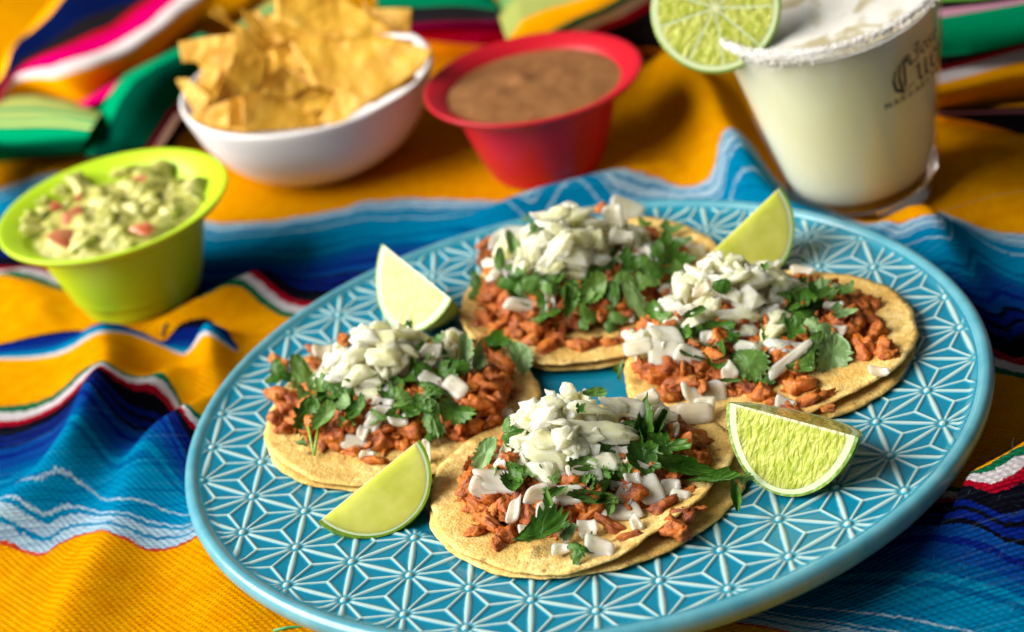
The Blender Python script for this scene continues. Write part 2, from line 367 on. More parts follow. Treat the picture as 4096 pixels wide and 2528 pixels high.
def hcloth(x, y):
    x = np.asarray(x, float); y = np.asarray(y, float)
    z = BASE - TILT * (y + 2.3) + 0.16 * np.sin(x * 0.31 + 0.9 * np.sin(y * 0.21)) * np.sin(y * 0.27 + 1.3) + 0.07 * np.sin(x * 0.83 + y * 0.5) + 0.05 * np.sin(y * 1.1 - x * 0.35 + 1)
    for r, pts, (w1, w2) in zip(RIDGES, RW, WID):
        best = np.zeros_like(z)
        for k in range(len(pts) - 1):
            a, b = pts[k], pts[k + 1]
            dx, dy = b[0] - a[0], b[1] - a[1]; L2 = dx * dx + dy * dy
            t = np.clip(((x - a[0]) * dx + (y - a[1]) * dy) / L2, 0, 1)
            ex = x - a[0] - t * dx; ey = y - a[1] - t * dy
            side = ex * dy - ey * dx
            ww = np.where(side > 0, w1, w2)
            h = r[k][2] + (r[k + 1][2] - r[k][2]) * t
            best = np.maximum(best, h * np.exp(-((ex * ex + ey * ey) / ww ** 2) ** 0.9))
        z = z + best
    for cx, cy, rad, zb in FLAT:
        d = np.hypot(x - cx, y - cy) / rad
        wgt = np.exp(-d ** 6); z = z * (1 - wgt) + (zb - 0.04) * wgt
    rr = np.hypot(x + 0.14, y + 2.3); ds = dish(x, y)
    lim = np.where(rr < 13.8, np.where(rr < 10.2, -1.0, ds - 0.95), 50)
    return np.minimum(z, lim)
def hit(px, py):
    d = ray(px, py); s0 = (5 - CAM[2]) / d[2]
    step = 0.12 / np.linalg.norm(d) ; s = s0 + np.arange(700) * step * 1.0
    P = CAM + d * s[:, None]; H = hcloth(P[:, 0], P[:, 1])
    k = np.argmax(P[:, 2] < H)
    if P[k, 2] >= H[k]: return atc(px, py, 0)
    return P[k]
C0 = [(-200, 1420), (-90, 1350), (0, 1301), (40, 1318), (79, 1340), (105, 1343), (136, 1301), (200, 1275), (252, 1275), (315, 1306), (367, 1327), (420, 1317), (488, 1278)]
C0w = [(3.0, -13.7), (7.0, -16.6), (10, -18.6), (14, -21), (30, -30), (60, -44)]
C1 = [(-200, 1010), (-90, 985), (0, 975), (79, 965), (131, 944), (157, 917), (200, 881), (252, 865), (284, 886), (315, 902), (341, 899), (378, 889), (410, 899), (425, 923), (441, 975)]
C1r = [(2290, 1165), (2350, 1132), (2408, 1092), (2450, 1068), (2560, 1000)]
C2 = [(-200, 650), (0, 661), (63, 671), (126, 689), (475, 718), (500, 703), (538, 684), (598, 697), (658, 751), (696, 764)]
C2r = [(2385, 895), (2450, 906), (2600, 920)]
C3 = [(-200, 470), (0, 448), (63, 430), (142, 408), (503, 535), (598, 530), (658, 528), (734, 515), (810, 503), (860, 483), (911, 479), (987, 473), (1089, 477), (1190, 480), (1260, 458), (1360, 428), (1463, 405), (1574, 419), (1654, 443), (1700, 440), (1712, 395), (1716, 340), (1738, 306), (1772, 314)]
C3r = [(2120, 535), (2203, 488), (2271, 546), (2346, 550), (2450, 562), (2600, 570)]
def curve(pts, extra=(), pts2=(), sm=9):
    W = [tuple(hit(x, y)[:2]) for x, y in pts] + list(extra) + [tuple(hit(x, y)[:2]) for x, y in pts2]
    W.sort(); xs = np.array([p[0] for p in W]); ys = np.array([p[1] for p in W])
    X = np.linspace(-60, 60, 1201); Y = np.interp(X, xs, ys)
    k = np.exp(-np.linspace(-2, 2, 2 * sm + 1) ** 2); k /= k.sum()
    Yp = np.pad(Y, sm, mode='edge'); Y = np.convolve(Yp, k, 'valid')
    return X, Y
CV = [curve(C0, C0w), curve(C1, pts2=C1r), curve(C2, pts2=C2r), curve(C3, pts2=C3r)]
ST = [(-100, 835), (0, 825), (47, 812), (105, 801), (184, 804), (205, 786), (236, 773), (289, 778), (341, 796), (400, 830), (407, 796), (430, 775), (473, 762), (515, 767), (546, 791), (572, 840)]
SB = [(-100, 868), (0, 862), (80, 860), (131, 852), (173, 836), (210, 812), (252, 799), (294, 796), (336, 807), (388, 828), (420, 845), (451, 845), (473, 817), (515, 812), (546, 831), (575, 850)]
SV = [curve(SB, sm=6), curve(ST, sm=6)]
def build_blanket():
    def axis(a, b, fa, fb, fine, coarse):
        out = [a]
        while out[-1] < b:
            q = out[-1]
            d = fine if fa <= q <= fb else min(coarse, fine + 0.12 * (fa - q if q < fa else q - fb) + 0.02)
            out.append(q + d)
        return np.array(out)
    xs = axis(-62, 62, -27, 24, 0.14, 1.2); ys = axis(-34, 120, -20, 24, 0.14, 1.5)
    X, Y = np.meshgrid(xs, ys, indexing='ij'); x = X.ravel(); y = Y.ravel(); z = hcloth(x, y)
    nz = np.array([noise.noise(Vector((a * 0.9, b * 0.9, 0))) for a, b in zip(x[::1], y[::1])]) if False else 0
    cs = [np.interp(x, c[0], c[1]) for c in CV]
    for k in range(1, 4): cs[k] = np.maximum(cs[k], cs[k - 1] + 0.4)
    v = np.where(y < cs[0], 10 - (cs[0] - y) * 1.5, 0.0)
    for k in range(3):
        t = (y - cs[k]) / (cs[k + 1] - cs[k]); v = np.where((y >= cs[k]) & (y < cs[k + 1]), 10 * (k + 1) + 10 * t, v)
    v = np.where(y >= cs[3], 40 + (y - cs[3]) * 1.5, v)
    sb = np.interp(x, *SV[0]); s_t = np.interp(x, *SV[1]); s_t = np.maximum(s_t, sb + 0.05)
    xa = hit(578, 845)[0]
    s = (y - sb) / (s_t - sb); s = np.where(x > xa, np.where(s > 0.5, 4, -3), s); s = np.clip(s, -3, 4)
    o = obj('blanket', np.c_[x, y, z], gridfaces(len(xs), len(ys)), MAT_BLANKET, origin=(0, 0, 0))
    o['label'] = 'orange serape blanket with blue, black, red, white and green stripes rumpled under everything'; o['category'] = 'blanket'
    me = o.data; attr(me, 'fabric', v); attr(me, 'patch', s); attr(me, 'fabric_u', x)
    # length along the cloth, measured across the stripes
    zg = z.reshape(X.shape); dl = np.sqrt(np.diff(Y, axis=1) ** 2 + np.diff(zg, axis=1) ** 2)
    vv = np.concatenate([np.zeros((len(xs), 1)), np.cumsum(dl, axis=1)], axis=1)
    attr(me, 'fabric_v', vv.ravel())
    return o
BLANKET = build_blanket()
def loft(rows, colors, name='fold', nc=44, sub=6, wob=0.25):
    """heaped cloth: rows of (photo x, photo y) with a height each; one stripe colour between each two rows"""
    R = []
    for pts, zz in rows:
        P = np.array([atc(px, py, 1.25 + (zz if np.isscalar(zz) else zz[i])) for i, (px, py) in enumerate(pts)])
        d = np.r_[0, np.cumsum(np.linalg.norm(np.diff(P, axis=0), axis=1))]; d /= d[-1]
        t = np.linspace(0, 1, nc); R.append(np.stack([np.interp(t, d, P[:, k]) for k in range(3)], 1))
    R = np.array(R); rows_ = []; cidx = []
    n = len(R)
    for i in range(n - 1):
        p0 = R[max(i - 1, 0)]; p1 = R[i]; p2 = R[i + 1]; p3 = R[min(i + 2, n - 1)]
        for k in range(sub):
            t = k / sub; rows_.append(0.5 * ((2 * p1) + (-p0 + p2) * t + (2 * p0 - 5 * p1 + 4 * p2 - p3) * t * t + (-p0 + 3 * p1 - 3 * p2 + p3) * t ** 3)); cidx.append(i)
    rows_.append(R[-1]); G = np.array(rows_)
    nr = G.shape[0]
    for i in range(nr):
        for j in range(nc):
            q = Vector(G[i, j] * 0.22); G[i, j, 2] += wob * noise.noise(q)
    F = [[i * nc + j, (i + 1) * nc + j, (i + 1) * nc + j + 1, i * nc + j + 1] for i in range(nr - 1) for j in range(nc - 1)]
    V = G.reshape(-1, 3)
    o = obj(name, V, F, MAT_FOLD, BLANKET)
    cols = np.repeat(np.array([colors[cidx[f // (nc - 1)]] for f in range(len(F))]), 4, axis=0)
    colattr(o.data, 'Col', cols)
    return o
MAG = (0.65, 0.0, 0.13); NAVY = (0.002, 0.007, 0.055); LIME = (0.42, 0.46, 0.12); GRN = (0.0, 0.24, 0.10); DGRN = (0.0, 0.045, 0.025); DRED = (0.12, 0.0, 0.02); PALE = (0.70, 0.62, 0.62); DK = (0.012, 0.01, 0.012); PINK = (0.55, 0.25, 0.35)
# far left roll with the magenta and white stripes
loft([([(-120, 330), (-10, 190), (17, 125), (60, 70), (110, 25), (160, -30), (220, -90)], 0.5),
      ([(-120, 340), (0, 190), (26, 128), (70, 74), (122, 28), (178, -30), (240, -90)], 1.7),
      ([(-110, 360), (8, 196), (45, 140), (111, 102), (194, 55), (277, 17), (400, -50)], 1.8),
      ([(-100, 380), (14, 200), (60, 152), (138, 122), (249, 68), (346, 2), (430, -60)], 1.9),
      ([(-90, 390), (16, 206), (50, 166), (140, 134), (262, 78), (366, 2), (450, -60)], 1.9),
      ([(-80, 400), (17, 212), (50, 179), (125, 172), (200, 142), (277, 100), (360, 53), (415, 0), (480, -60)], 1.8),
      ([(-70, 420), (18, 224), (40, 202), (83, 194), (138, 194), (222, 166), (305, 122), (388, 69), (471, 0), (540, -60)], 1.6),
      ([(-60, 430), (10, 246), (60, 242), (150, 252), (230, 262), (305, 190), (400, 120), (490, 30), (580, -60)], -0.3)],
     [ORANGE, NAVY, DK, RED, MAG, PALE, ORANGE], wob=0.5)
# lime and green fold end at the far left
loft([([(-160, 215), (0, 224), (91, 228), (166, 242), (236, 266)], 0.2), ([(-160, 222), (0, 232), (91, 234), (166, 248), (240, 272)], 1.5),
      ([(-160, 250), (0, 262), (91, 258), (160, 266), (232, 282)], 2.0), ([(-160, 256), (0, 270), (91, 266), (160, 273), (230, 287)], 2.0),
      ([(-160, 272), (0, 284), (91, 280), (160, 284), (225, 292)], 2.0), ([(-160, 280), (0, 292), (91, 288), (160, 292), (222, 300)], 1.9),
      ([(-160, 292), (0, 302), (91, 300), (160, 303), (216, 308)], 1.8), ([(-160, 304), (0, 314), (91, 313), (160, 315), (212, 318)], 1.7),
      ([(-160, 350), (0, 350), (91, 345), (160, 342), (200, 340)], 1.0), ([(-160, 395), (0, 388), (91, 380), (160, 374), (192, 370)], -1.0)],
     [LIME, LIME, GRN, LIME, GRN, LIME, GRN, GRN, GRN], wob=0.12)
# dark green drape beside the chips
loft([([(480, 80), (429, 111), (350, 148), (300, 175), (262, 215), (238, 262), (188, 365)], [1.2, 1.2, 1.2, 1.0, .8, .4, -.9]),
      ([(500, 90), (450, 122), (372, 160), (320, 195), (285, 240), (262, 285), (215, 368)], [2.6, 2.8, 2.8, 2.6, 2.2, 1.6, 0]),
      ([(520, 110), (470, 140), (400, 180), (350, 225), (315, 270), (285, 320), (245, 370)], [2.4, 2.6, 2.6, 2.4, 2, 1.4, 0]),
      ([(540, 170), (490, 190), (440, 220), (400, 262), (380, 300), (350, 345), (330, 368)], [1.0, 1.2, 1.2, 1.2, 1, .6, -.2]),
      ([(560, 190), (500, 210), (455, 240), (414, 272), (396, 306), (372, 346), (356, 366)], [0.6, .8, .8, .8, .6, .2, -.4]),
      ([(570, 200), (510, 220), (465, 250), (428, 280), (412, 310), (392, 346), (378, 364)], [0.2, .4, .4, .4, .2, 0, -.6]),
      ([(580, 230), (540, 250), (490, 280), (450, 306), (430, 326), (420, 346), (410, 362)], -1.3)],
     [GRN, DGRN, DGRN, DRED, PALE, DK], wob=0.3)
# magenta corner peeping between the two
loft([([(180, 250), (236, 212), (302, 172)], 0.0), ([(190, 256), (240, 226), (304, 184)], 0.8), ([(205, 262), (244, 244), (300, 200)], 1.0), ([(228, 268), (250, 262), (292, 225)], -0.5)],
     [MAG, MAG, DRED], nc=16, wob=0.1)
# behind the chips: green, black and magenta
loft([([(560, 60), (640, 10), (700, -20)], -0.8), ([(570, 66), (640, 26), (720, -14)], .5), ([(580, 74), (660, 46), (760, 20)], 1.0), ([(600, 84), (690, 70), (800, 50)], -1)], [LIME, GRN, ORANGE], nc=16)
loft([([(900, -60), (1000, -50), (1100, -40), (1150, -30), (1180, -10)], 0.5), ([(900, -10), (1000, -10), (1085, -8), (1150, 0), (1185, 8)], 2.0),
      ([(900, 16), (1000, 16), (1080, 14), (1150, 18), (1192, 24)], 2.4), ([(900, 56), (1000, 56), (1080, 56), (1150, 52), (1202, 54)], 2.0),
      ([(900, 78), (1000, 80), (1080, 78), (1150, 74), (1208, 72)], 1.4), ([(900, 100), (1020, 96), (1090, 106), (1150, 112), (1216, 106)], -0.2), ([(900, 130), (1020, 128), (1090, 130), (1150, 132), (1220, 126)], -1.3)],
     [GRN, GRN, DK, DRED, MAG, ORANGE], wob=0.3)
# orange hump with green, white and red stripes behind the red bowl
loft([([(1182, 0), (1220, -30), (1290, -60), (1500, -140)], 0.2), ([(1190, 30), (1240, -10), (1330, -40), (1500, -110)], 2.0), ([(1212, 96), (1250, 50), (1300, 26), (1345, 10), (1400, -8), (1500, -60)], 3.2),
      ([(1222, 112), (1275, 92), (1330, 64), (1380, 38), (1440, 14), (1520, -30)], 3.0), ([(1235, 122), (1300, 100), (1352, 72), (1400, 46), (1462, 22), (1540, -20)], 2.6),
      ([(1250, 130), (1330, 108), (1392, 76), (1440, 54), (1490, 36), (1560, -5)], 2.0), ([(1260, 138), (1350, 114), (1416, 84), (1465, 64), (1510, 48), (1580, 10)], 1.6),
      ([(1270, 150), (1380, 136), (1470, 122), (1540, 116), (1590, 118), (1650, 100)], -0.4), ([(1280, 165), (1400, 150), (1490, 136), (1560, 128), (1620, 132), (1680, 130)], -1.3)],
     [(0.2, 0.4, 0.12), LIME, ORANGE, GREEN, WHITE, RED, DK, ORANGE], wob=0.2)
# right of the glass
loft([([(2190, 0), (2320, -30), (2450, -50), (2600, -90)], 0.8), ([(2190, 16), (2320, 2), (2450, -20), (2600, -60)], 2.4), ([(2190, 34), (2320, 12), (2450, -8), (2600, -40)], 2.8), ([(2190, 50), (2320, 24), (2450, 3), (2600, -30)], 3.0),
      ([(2190, 90), (2320, 68), (2450, 50), (2600, 25)], 3.4), ([(2190, 134), (2320, 126), (2450, 106), (2600, 80)], 2.6), ([(2190, 170), (2320, 140), (2450, 110), (2600, 84)], 2.2),
      ([(2190, 182), (2320, 150), (2450, 119), (2600, 92)], 2.0), ([(2190, 210), (2320, 180), (2450, 148), (2600, 118)], 1.7), ([(2190, 240), (2320, 215), (2450, 190), (2600, 165)], 1.4),
      ([(2190, 270), (2320, 262), (2450, 252), (2600, 240)], -0.6)],
     [(0.15, 0.45, 0.05), DK, PINK, GRN, GRN, DK, RED, WHITE, ORANGE, ORANGE], wob=0.25)
loft([([(2220, 262), (2320, 258), (2450, 254), (2620, 250)], -0.9), ([(2225, 268), (2320, 266), (2450, 262), (2620, 258)], -0.2), ([(2235, 273), (2320, 272), (2450, 272), (2620, 272)], -0.1), ([(2240, 276), (2320, 290), (2450, 325), (2620, 360)], -0.9), ([(2240, 280), (2320, 296), (2450, 331), (2620, 368)], -1.4)],
     [DK, PINK, DK, ORANGE], wob=0.05)
# short loose black stitch in the orange cloth
def tube(pts, r, n=7, close=True, taper=None):
    P = np.array(pts, float); V = []; prev = None
    for i in range(len(P)):
        t = P[min(i + 1, len(P) - 1)] - P[max(i - 1, 0)]; fr = frame_from(t, (0.3, 0.2, 1)) if prev is None else frame_from(t, prev); prev = fr[0]
        rr = r if taper is None else r * taper[i]
        for k in range(n):
            a = 2 * math.pi * k / n; V.append(P[i] + rr * (math.cos(a) * fr[0] + math.sin(a) * fr[1]))
    F = [[i * n + k, i * n + (k + 1) % n, (i + 1) * n + (k + 1) % n, (i + 1) * n + k] for i in range(len(P) - 1) for k in range(n)]
    F.append(list(range(n))[::-1]); F.append([(len(P) - 1) * n + k for k in range(n)])
    return V, F
pts = [hit(x, y) + np.array([0, 0, dz]) for x, y, dz in [(392, 812, 0), (391, 800, .06), (395, 788, .1), (401, 779, .1), (405, 782, .02)]]
V, F = tube(pts, 0.05); obj('stitch', V, F, simple('black_thread', (0.01, 0.01, 0.012), 0.7), BLANKET)
pts = [hit(x, y) + np.array([0, 0, 0.05]) for x, y in [(655, 1512), (690, 1504), (720, 1503), (745, 1496), (775, 1493), (800, 1500)]]
V, F = tube(pts, 0.045); obj('stitch', V, F, simple('green_thread', (0.05, 0.35, 0.12), 0.7), BLANKET)
# loose wool fibres standing off the near cloth
rng = random.Random(77); FV, FF2 = [], []
for _ in range(900):
    x, y = rng.uniform(2, 17), rng.uniform(-18, -7)
    if math.hypot(x + .14, y + 2.3) < 13.7: continue
    p = np.array([x, y, float(hcloth(x, y))]); d = np.array([rng.gauss(0, 1), rng.gauss(0, 1), rng.uniform(.1, .9)]); d /= np.linalg.norm(d); L_ = rng.uniform(.15, .5); k_ = np.array([rng.gauss(0, .12) for _ in range(3)]); b0 = len(FV)
    for q in range(4):
        t_ = q / 3; c_ = p + d * L_ * t_ + k_ * t_ * t_ + np.array([0, 0, -.25 * L_ * t_ * t_])
        w_ = .0045 * (1 - .5 * t_); FV += [c_ + (w_, 0, 0), c_ + (-w_ * .5, w_ * .87, 0), c_ + (-w_ * .5, -w_ * .87, w_)]
    for q in range(3):
        for a_ in range(3): FF2.append([b0 + 3 * q + a_, b0 + 3 * q + (a_ + 1) % 3, b0 + 3 * q + 3 + (a_ + 1) % 3, b0 + 3 * q + 3 + a_])
o = obj('lint', FV, FF2, simple('wool_fibre', (0.10, 0.15, 0.22), 0.9), BLANKET); o['kind'] = 'stuff'
# table under the blanket
V = [(x, y, z - TILT * (y + 2.3)) for z in (-3.6, -2.0) for x, y in ((-70, -40), (70, -40), (70, 130), (-70, 130))]
mm = M('table_wood'); mm.set(rough=0.5); mm.col(mm.ramp(mm.noise(mm.coords((0.05, 1.2, 1), rand=False), 1, 5), [(0.3, (0.10, 0.05, 0.025)), (0.7, (0.22, 0.12, 0.06))]))
o = obj('table', V, [[3, 2, 1, 0], [4, 5, 6, 7], [0, 1, 5, 4], [1, 2, 6, 5], [2, 3, 7, 6], [3, 0, 4, 7]], mm.m, smooth=False); o['kind'] = 'structure'

# ================================================================== PLATE
def build_plate():
    t = thing('plate', 'round turquoise glazed plate with raised star lattice pattern holding the four tacos', 'plate', (-0.14, -2.3, -1.0))
    PC = np.array([-0.14, -2.3, 0.0])
    S = 2.1; ang = math.radians(-35.54400837); org = np.array([-11.3108566, -4.7587230])
    def pattern(x, y):
        dx = x - org[0]; dy = y - org[1]
        lx = (dx * math.cos(ang) + dy * math.sin(ang)) / S; ly = (-dx * math.sin(ang) + dy * math.cos(ang)) / S
        j = -ly * 2 / math.sqrt(3); i = lx - 0.5 * j
        fi = i - np.floor(i); fj = j - np.floor(j); up = fi + fj > 1
        a = np.where(up, 1 - fi, fi); b = np.where(up, 1 - fj, fj)
        X = a + 0.5 * b; Y = b * math.sqrt(3) / 2
        verts = [(0, 0), (1, 0), (0.5, math.sqrt(3) / 2)]; cen = (0.5, math.sqrt(3) / 6)
        h = np.zeros_like(X); dn = np.full_like(X, 9.0)
        def seg(p, q, w0, wm, wend):
            nonlocal h, dn
            ux, uy = q[0] - p[0], q[1] - p[1]; L = math.hypot(ux, uy); ux /= L; uy /= L
            s = (X - p[0]) * ux + (Y - p[1]) * uy; d = np.abs((X - p[0]) * uy - (Y - p[1]) * ux)
            tt = np.clip(s / L, 0, 1)
            wd = w0 + (wm - w0) * np.sin(math.pi * tt) if wend is None else w0 + (wend - w0) * tt
            endfade = np.clip((s - 0.075) / 0.07, 0, 1)
            if wend is None: endfade = endfade * np.clip((L - s - 0.075) / 0.07, 0, 1)
            ds = np.where(s > L, np.hypot(X - q[0], Y - q[1]), d)
            k = np.clip(1 - (ds / wd) ** 2, 0, 1) ** 0.8 * endfade * (s > 0)
            h = np.maximum(h, k); dn = np.minimum(dn, ds)
        for k in range(3):
            seg(verts[k], verts[(k + 1) % 3], 0.024, 0.054, None); seg(verts[k], cen, 0.025, 0.027, 0.033)
        rb = np.minimum.reduce([np.hypot(X - p[0], Y - p[1]) for p in verts])
        boss = np.clip(1 - (rb / 0.062) ** 2, 0, 1) ** 0.6
        return h, boss, dn, rb
    st = 0.040; R1 = 13.1
    n = int(2 * R1 / st) + 1; ax = np.linspace(-R1, R1, n)
    X, Y = np.meshgrid(ax, ax, indexing='ij'); x = X.ravel() + PC[0]; y = Y.ravel() + PC[1]; r = np.hypot(x - PC[0], y - PC[1])
    h, boss, dn, rb = pattern(x, y)
    sm = lambda e0, e1, q: (lambda u: u * u * (3 - 2 * u))(np.clip((q - e0) / (e1 - e0), 0, 1))
    fade = sm(8.1, 8.5, r) * (1 - sm(12.82, 13.05, r))
    ridge = np.maximum(h * 0.9, boss) * fade
    z = dish(x, y) + (0.055 * h + 0.10 * boss) * fade - 0.09 * (1 - sm(7.9, 8.3, r)) + 0.08 * sm(12.75, 13.05, r)
    pool = np.clip(1 - rb / 0.2, 0, 1) * 0.9 * fade + 0.35 * sm(12.5, 13.0, r)
    keep = r < R1
    idx = -np.ones(n * n, int); idx[keep] = np.arange(keep.sum())
    a = idx.reshape(n, n); q = np.stack([a[:-1, :-1], a[1:, :-1], a[1:, 1:], a[:-1, 1:]], -1).reshape(-1, 4); q = q[(q >= 0).all(1)]
    V = np.c_[x, y, z][keep] - np.array([PC[0], PC[1], -1.0])
    me = bpy.data.meshes.new('star_lattice'); me.vertices.add(len(V)); me.vertices.foreach_set('co', (V * CM).ravel())
    me.loops.add(len(q) * 4); me.loops.foreach_set('vertex_index', q.ravel()); me.polygons.add(len(q))
    me.polygons.foreach_set('loop_start', np.arange(0, len(q) * 4, 4)); me.polygons.foreach_set('use_smooth', np.ones(len(q), bool))
    me.update(calc_edges=True); me.materials.append(MAT_GLAZE)
    attr(me, 'ridge', ridge[keep]); attr(me, 'pool', np.clip(pool, 0, 1)[keep])
    o = bpy.data.objects.new('star_lattice', me); link(o, t)
    prof = [(12.6, -.25), (12.9, 0.0), (13.03, 0.08), (13.13, 0.15), (13.24, 0.18), (13.38, 0.14), (13.49, 0.01), (13.53, -.18), (13.45, -.42), (13.2, -.62), (12.4, -.78), (10.5, -.85), (9.2, -.98), (8.8, -1.25), (8.3, -1.25), (8.1, -.98), (7.0, -.72), (0.0, -.62)]
    V, F = lathe([(a_, b_) for a_, b_ in prof], (PC[0], PC[1], 0), n=220, sub=3); V[:, 2] += dish(V[:, 0], V[:, 1]); V[:, 2] = np.maximum(V[:, 2], -0.97)
    obj('rim', V, F, MAT_RIM, t)
    return t
PLATE = build_plate()

# a toasted crumb on the star pattern
def crumb():
    p = at(611, 1232, 0.62); bm = bmesh.new(); bmesh.ops.create_icosphere(bm, subdivisions=2, radius=.09)
    for v in bm.verts: v.co *= 1 + .35 * noise.noise(v.co * 14)
    V = [p + np.array([v.co[0] * 1.3, v.co[1], v.co[2] * .6]) for v in bm.verts]; F = [[v.index for v in f.verts] for f in bm.faces]; bm.free()
    o = obj('crumb', V, F, simple('toasted_crumb', (0.22, 0.11, 0.02), 0.6), origin=p); o['label'] = 'tiny brown crumb on the left part of the star pattern'; o['category'] = 'crumb'
crumb()
# ================================================================== FOOD PIECES (unit meshes, shared)
def ico(sub):
    bm = bmesh.new(); bmesh.ops.create_icosphere(bm, subdivisions=sub, radius=0.5)
    V = np.array([v.co[:] for v in bm.verts]); F = [[v.index for v in f.verts] for f in bm.faces]; bm.free(); return V, F
ICO3 = ico(3); ICO4 = ico(4); ICO2 = ico(2)
def fnoise(p, sc_, seed, oct=3):
    q = Vector((p[0] * sc_ + seed * 3.7, p[1] * sc_ - seed * 1.3, p[2] * sc_ + seed * 7.1)); return noise.fractal(q, 0.9, 2.1, oct)
def lump(seed, base=ICO3, amp=0.35, sc_=2.2, shape=(1, .8, .7), facet=0.0, fine=0.0, fiber=0.0):
    rng = random.Random(seed); V0, F = base; V = []
    planes = [(Vector((rng.uniform(-1, 1), rng.uniform(-1, 1), rng.uniform(-1, 1))).normalized(), rng.uniform(0.22, 0.38) if facet > 10 else rng.uniform(0.26, 0.42)) for _ in range(int(facet))]
    for p in V0:
        q = Vector(p)
        for nrm, d in planes:
            e = q.dot(nrm) - d
            if e > 0: q -= nrm * e * 0.95
        k = 1 + amp * 1.6 * fnoise(p, sc_, seed) + fine * fnoise(p, sc_ * 3.2, seed + 9) + (fiber * fnoise((p[0] * .7, p[1] * 4, p[2] * 4), 2.0, seed + 5, 2) if fiber else 0)
        V.append((q[0] * k * shape[0], q[1] * k * shape[1], q[2] * k * shape[2]))
    return np.array(V), F
def unit(name, V, F, mat, smooth=True, sharp=None):
    me = new_mesh(name, V, F, smooth); me.materials.append(mat)
    if sharp:
        bm = bmesh.new(); bm.from_mesh(me)
        for e in bm.edges:
            if len(e.link_faces) == 2 and e.calc_face_angle() > math.radians(sharp): e.smooth = False
        bm.to_mesh(me); bm.free()
    return me
def cut_piece(seed, shape, npts=11, rough=0.05, bevel=0.05):
    rng = random.Random(seed); bm = bmesh.new()
    for _ in range(npts):
        q = Vector((rng.gauss(0, 1), rng.gauss(0, 1), rng.gauss(0, 1))).normalized() * rng.uniform(.42, .58); bm.verts.new((q[0] * shape[0], q[1] * shape[1], q[2] * shape[2]))
    g = bmesh.ops.convex_hull(bm, input=bm.verts); bmesh.ops.delete(bm, geom=[v for v in bm.verts if not v.link_faces], context='VERTS')
    bmesh.ops.dissolve_limit(bm, angle_limit=math.radians(16), verts=bm.verts, edges=bm.edges)
    bmesh.ops.bevel(bm, geom=list(bm.edges), offset=bevel, segments=2, affect='EDGES', profile=0.6, clamp_overlap=True)
    bmesh.ops.triangulate(bm, faces=bm.faces); bmesh.ops.subdivide_edges(bm, edges=[e for e in bm.edges if e.calc_length() > 0.12], cuts=2); bmesh.ops.triangulate(bm, faces=bm.faces)
    for v in bm.verts:
        p = v.co; v.co = p * (1 + rough * fnoise((p[0] * 1.2, p[1] * 4, p[2] * 3), 1.6, seed) * 2)
    for v in bm.verts:
        if v.co.length > 0.75: v.co *= 0.75 / v.co.length
    bmesh.ops.recalc_face_normals(bm, faces=bm.faces)
    V = np.array([v.co[:] for v in bm.verts]); bm.verts.index_update(); F = [[v.index for v in f.verts] for f in bm.faces]; bm.free(); return V, F
MEAT = [unit('meat_chunk', *lump(s, ICO3, 0.46, 2.0 + 0.25 * (s % 4), random.Random(s).choice([(1.1, .8, .7), (1, .6, .6), (1.25, .7, .45), (.9, .9, .8)]), 2 + s % 3, 0.20), MAT_MEAT) for s in range(14)]
PINE = [unit('pineapple_chunk', *cut_piece(100 + s, random.Random(s).choice([(1.1, .95, .75), (1.2, .85, .7), (1.1, 1.0, .6), (1.2, .8, .8)]), 10 + s % 5, 0.12), MAT_PINE, sharp=50) for s in range(14)]
def onion_mesh(seed):
    """a diced layer of onion: a slightly curved slab with cut, uneven sides"""
    rng = random.Random(seed); n = 9; nz_ = 3
    cx = [rng.uniform(-.24, .24) for _ in range(8)]
    V = []; th = rng.uniform(0.09, 0.15); bend = rng.uniform(0.2, 0.8)
    for k in range(nz_):
        for i in range(n):
            for j in range(n):
                a, b = i / (n - 1), j / (n - 1); u, v = a - .5, b - .5
                # bilinear corner jitter and rounded corners
                ju = cx[0] * (1 - a) * (1 - b) + cx[1] * a * (1 - b) + cx[2] * a * b + cx[3] * (1 - a) * b
                jv = cx[4] * (1 - a) * (1 - b) + cx[5] * a * (1 - b) + cx[6] * a * b + cx[7] * (1 - a) * b
                rc = 1 - 0.17 * (abs(2 * u) ** 3) * (abs(2 * v) ** 3)
                e = max(abs(2 * u), abs(2 * v)); w_ = k / (nz_ - 1) - .5
                zz = w_ * 2 * th * (1 - 0.55 * e ** 6) + bend * (u * u) - bend * .1 + 0.03 * fnoise((u, v, w_), 3, seed)
                V.append(((u + ju) * rc * (1 - 0.10 * abs(2 * w_)) + 0.05 * w_, (v + jv) * rc * (1 - 0.10 * abs(2 * w_)) + 0.02 * fnoise((u, v, 0), 4, seed + 3), zz))
    I = lambda k, i, j: k * n * n + i * n + j; F = []
    for i in range(n - 1):
        for j in range(n - 1):
            F.append([I(0, i, j), I(0, i, j + 1), I(0, i + 1, j + 1), I(0, i + 1, j)]); F.append([I(nz_ - 1, i, j), I(nz_ - 1, i + 1, j), I(nz_ - 1, i + 1, j + 1), I(nz_ - 1, i, j + 1)])
    for k in range(nz_ - 1):
        for i in range(n - 1):
            F.append([I(k, i, 0), I(k, i + 1, 0), I(k + 1, i + 1, 0), I(k + 1, i, 0)]); F.append([I(k, i + 1, n - 1), I(k, i, n - 1), I(k + 1, i, n - 1), I(k + 1, i + 1, n - 1)])
            F.append([I(k, 0, i + 1), I(k, 0, i), I(k + 1, 0, i), I(k + 1, 0, i + 1)]); F.append([I(k, n - 1, i), I(k, n - 1, i + 1), I(k + 1, n - 1, i + 1), I(k + 1, n - 1, i)])
    return np.array(V), F
ONION = [unit('onion_piece', *onion_mesh(s), MAT_ONION) for s in range(10)]
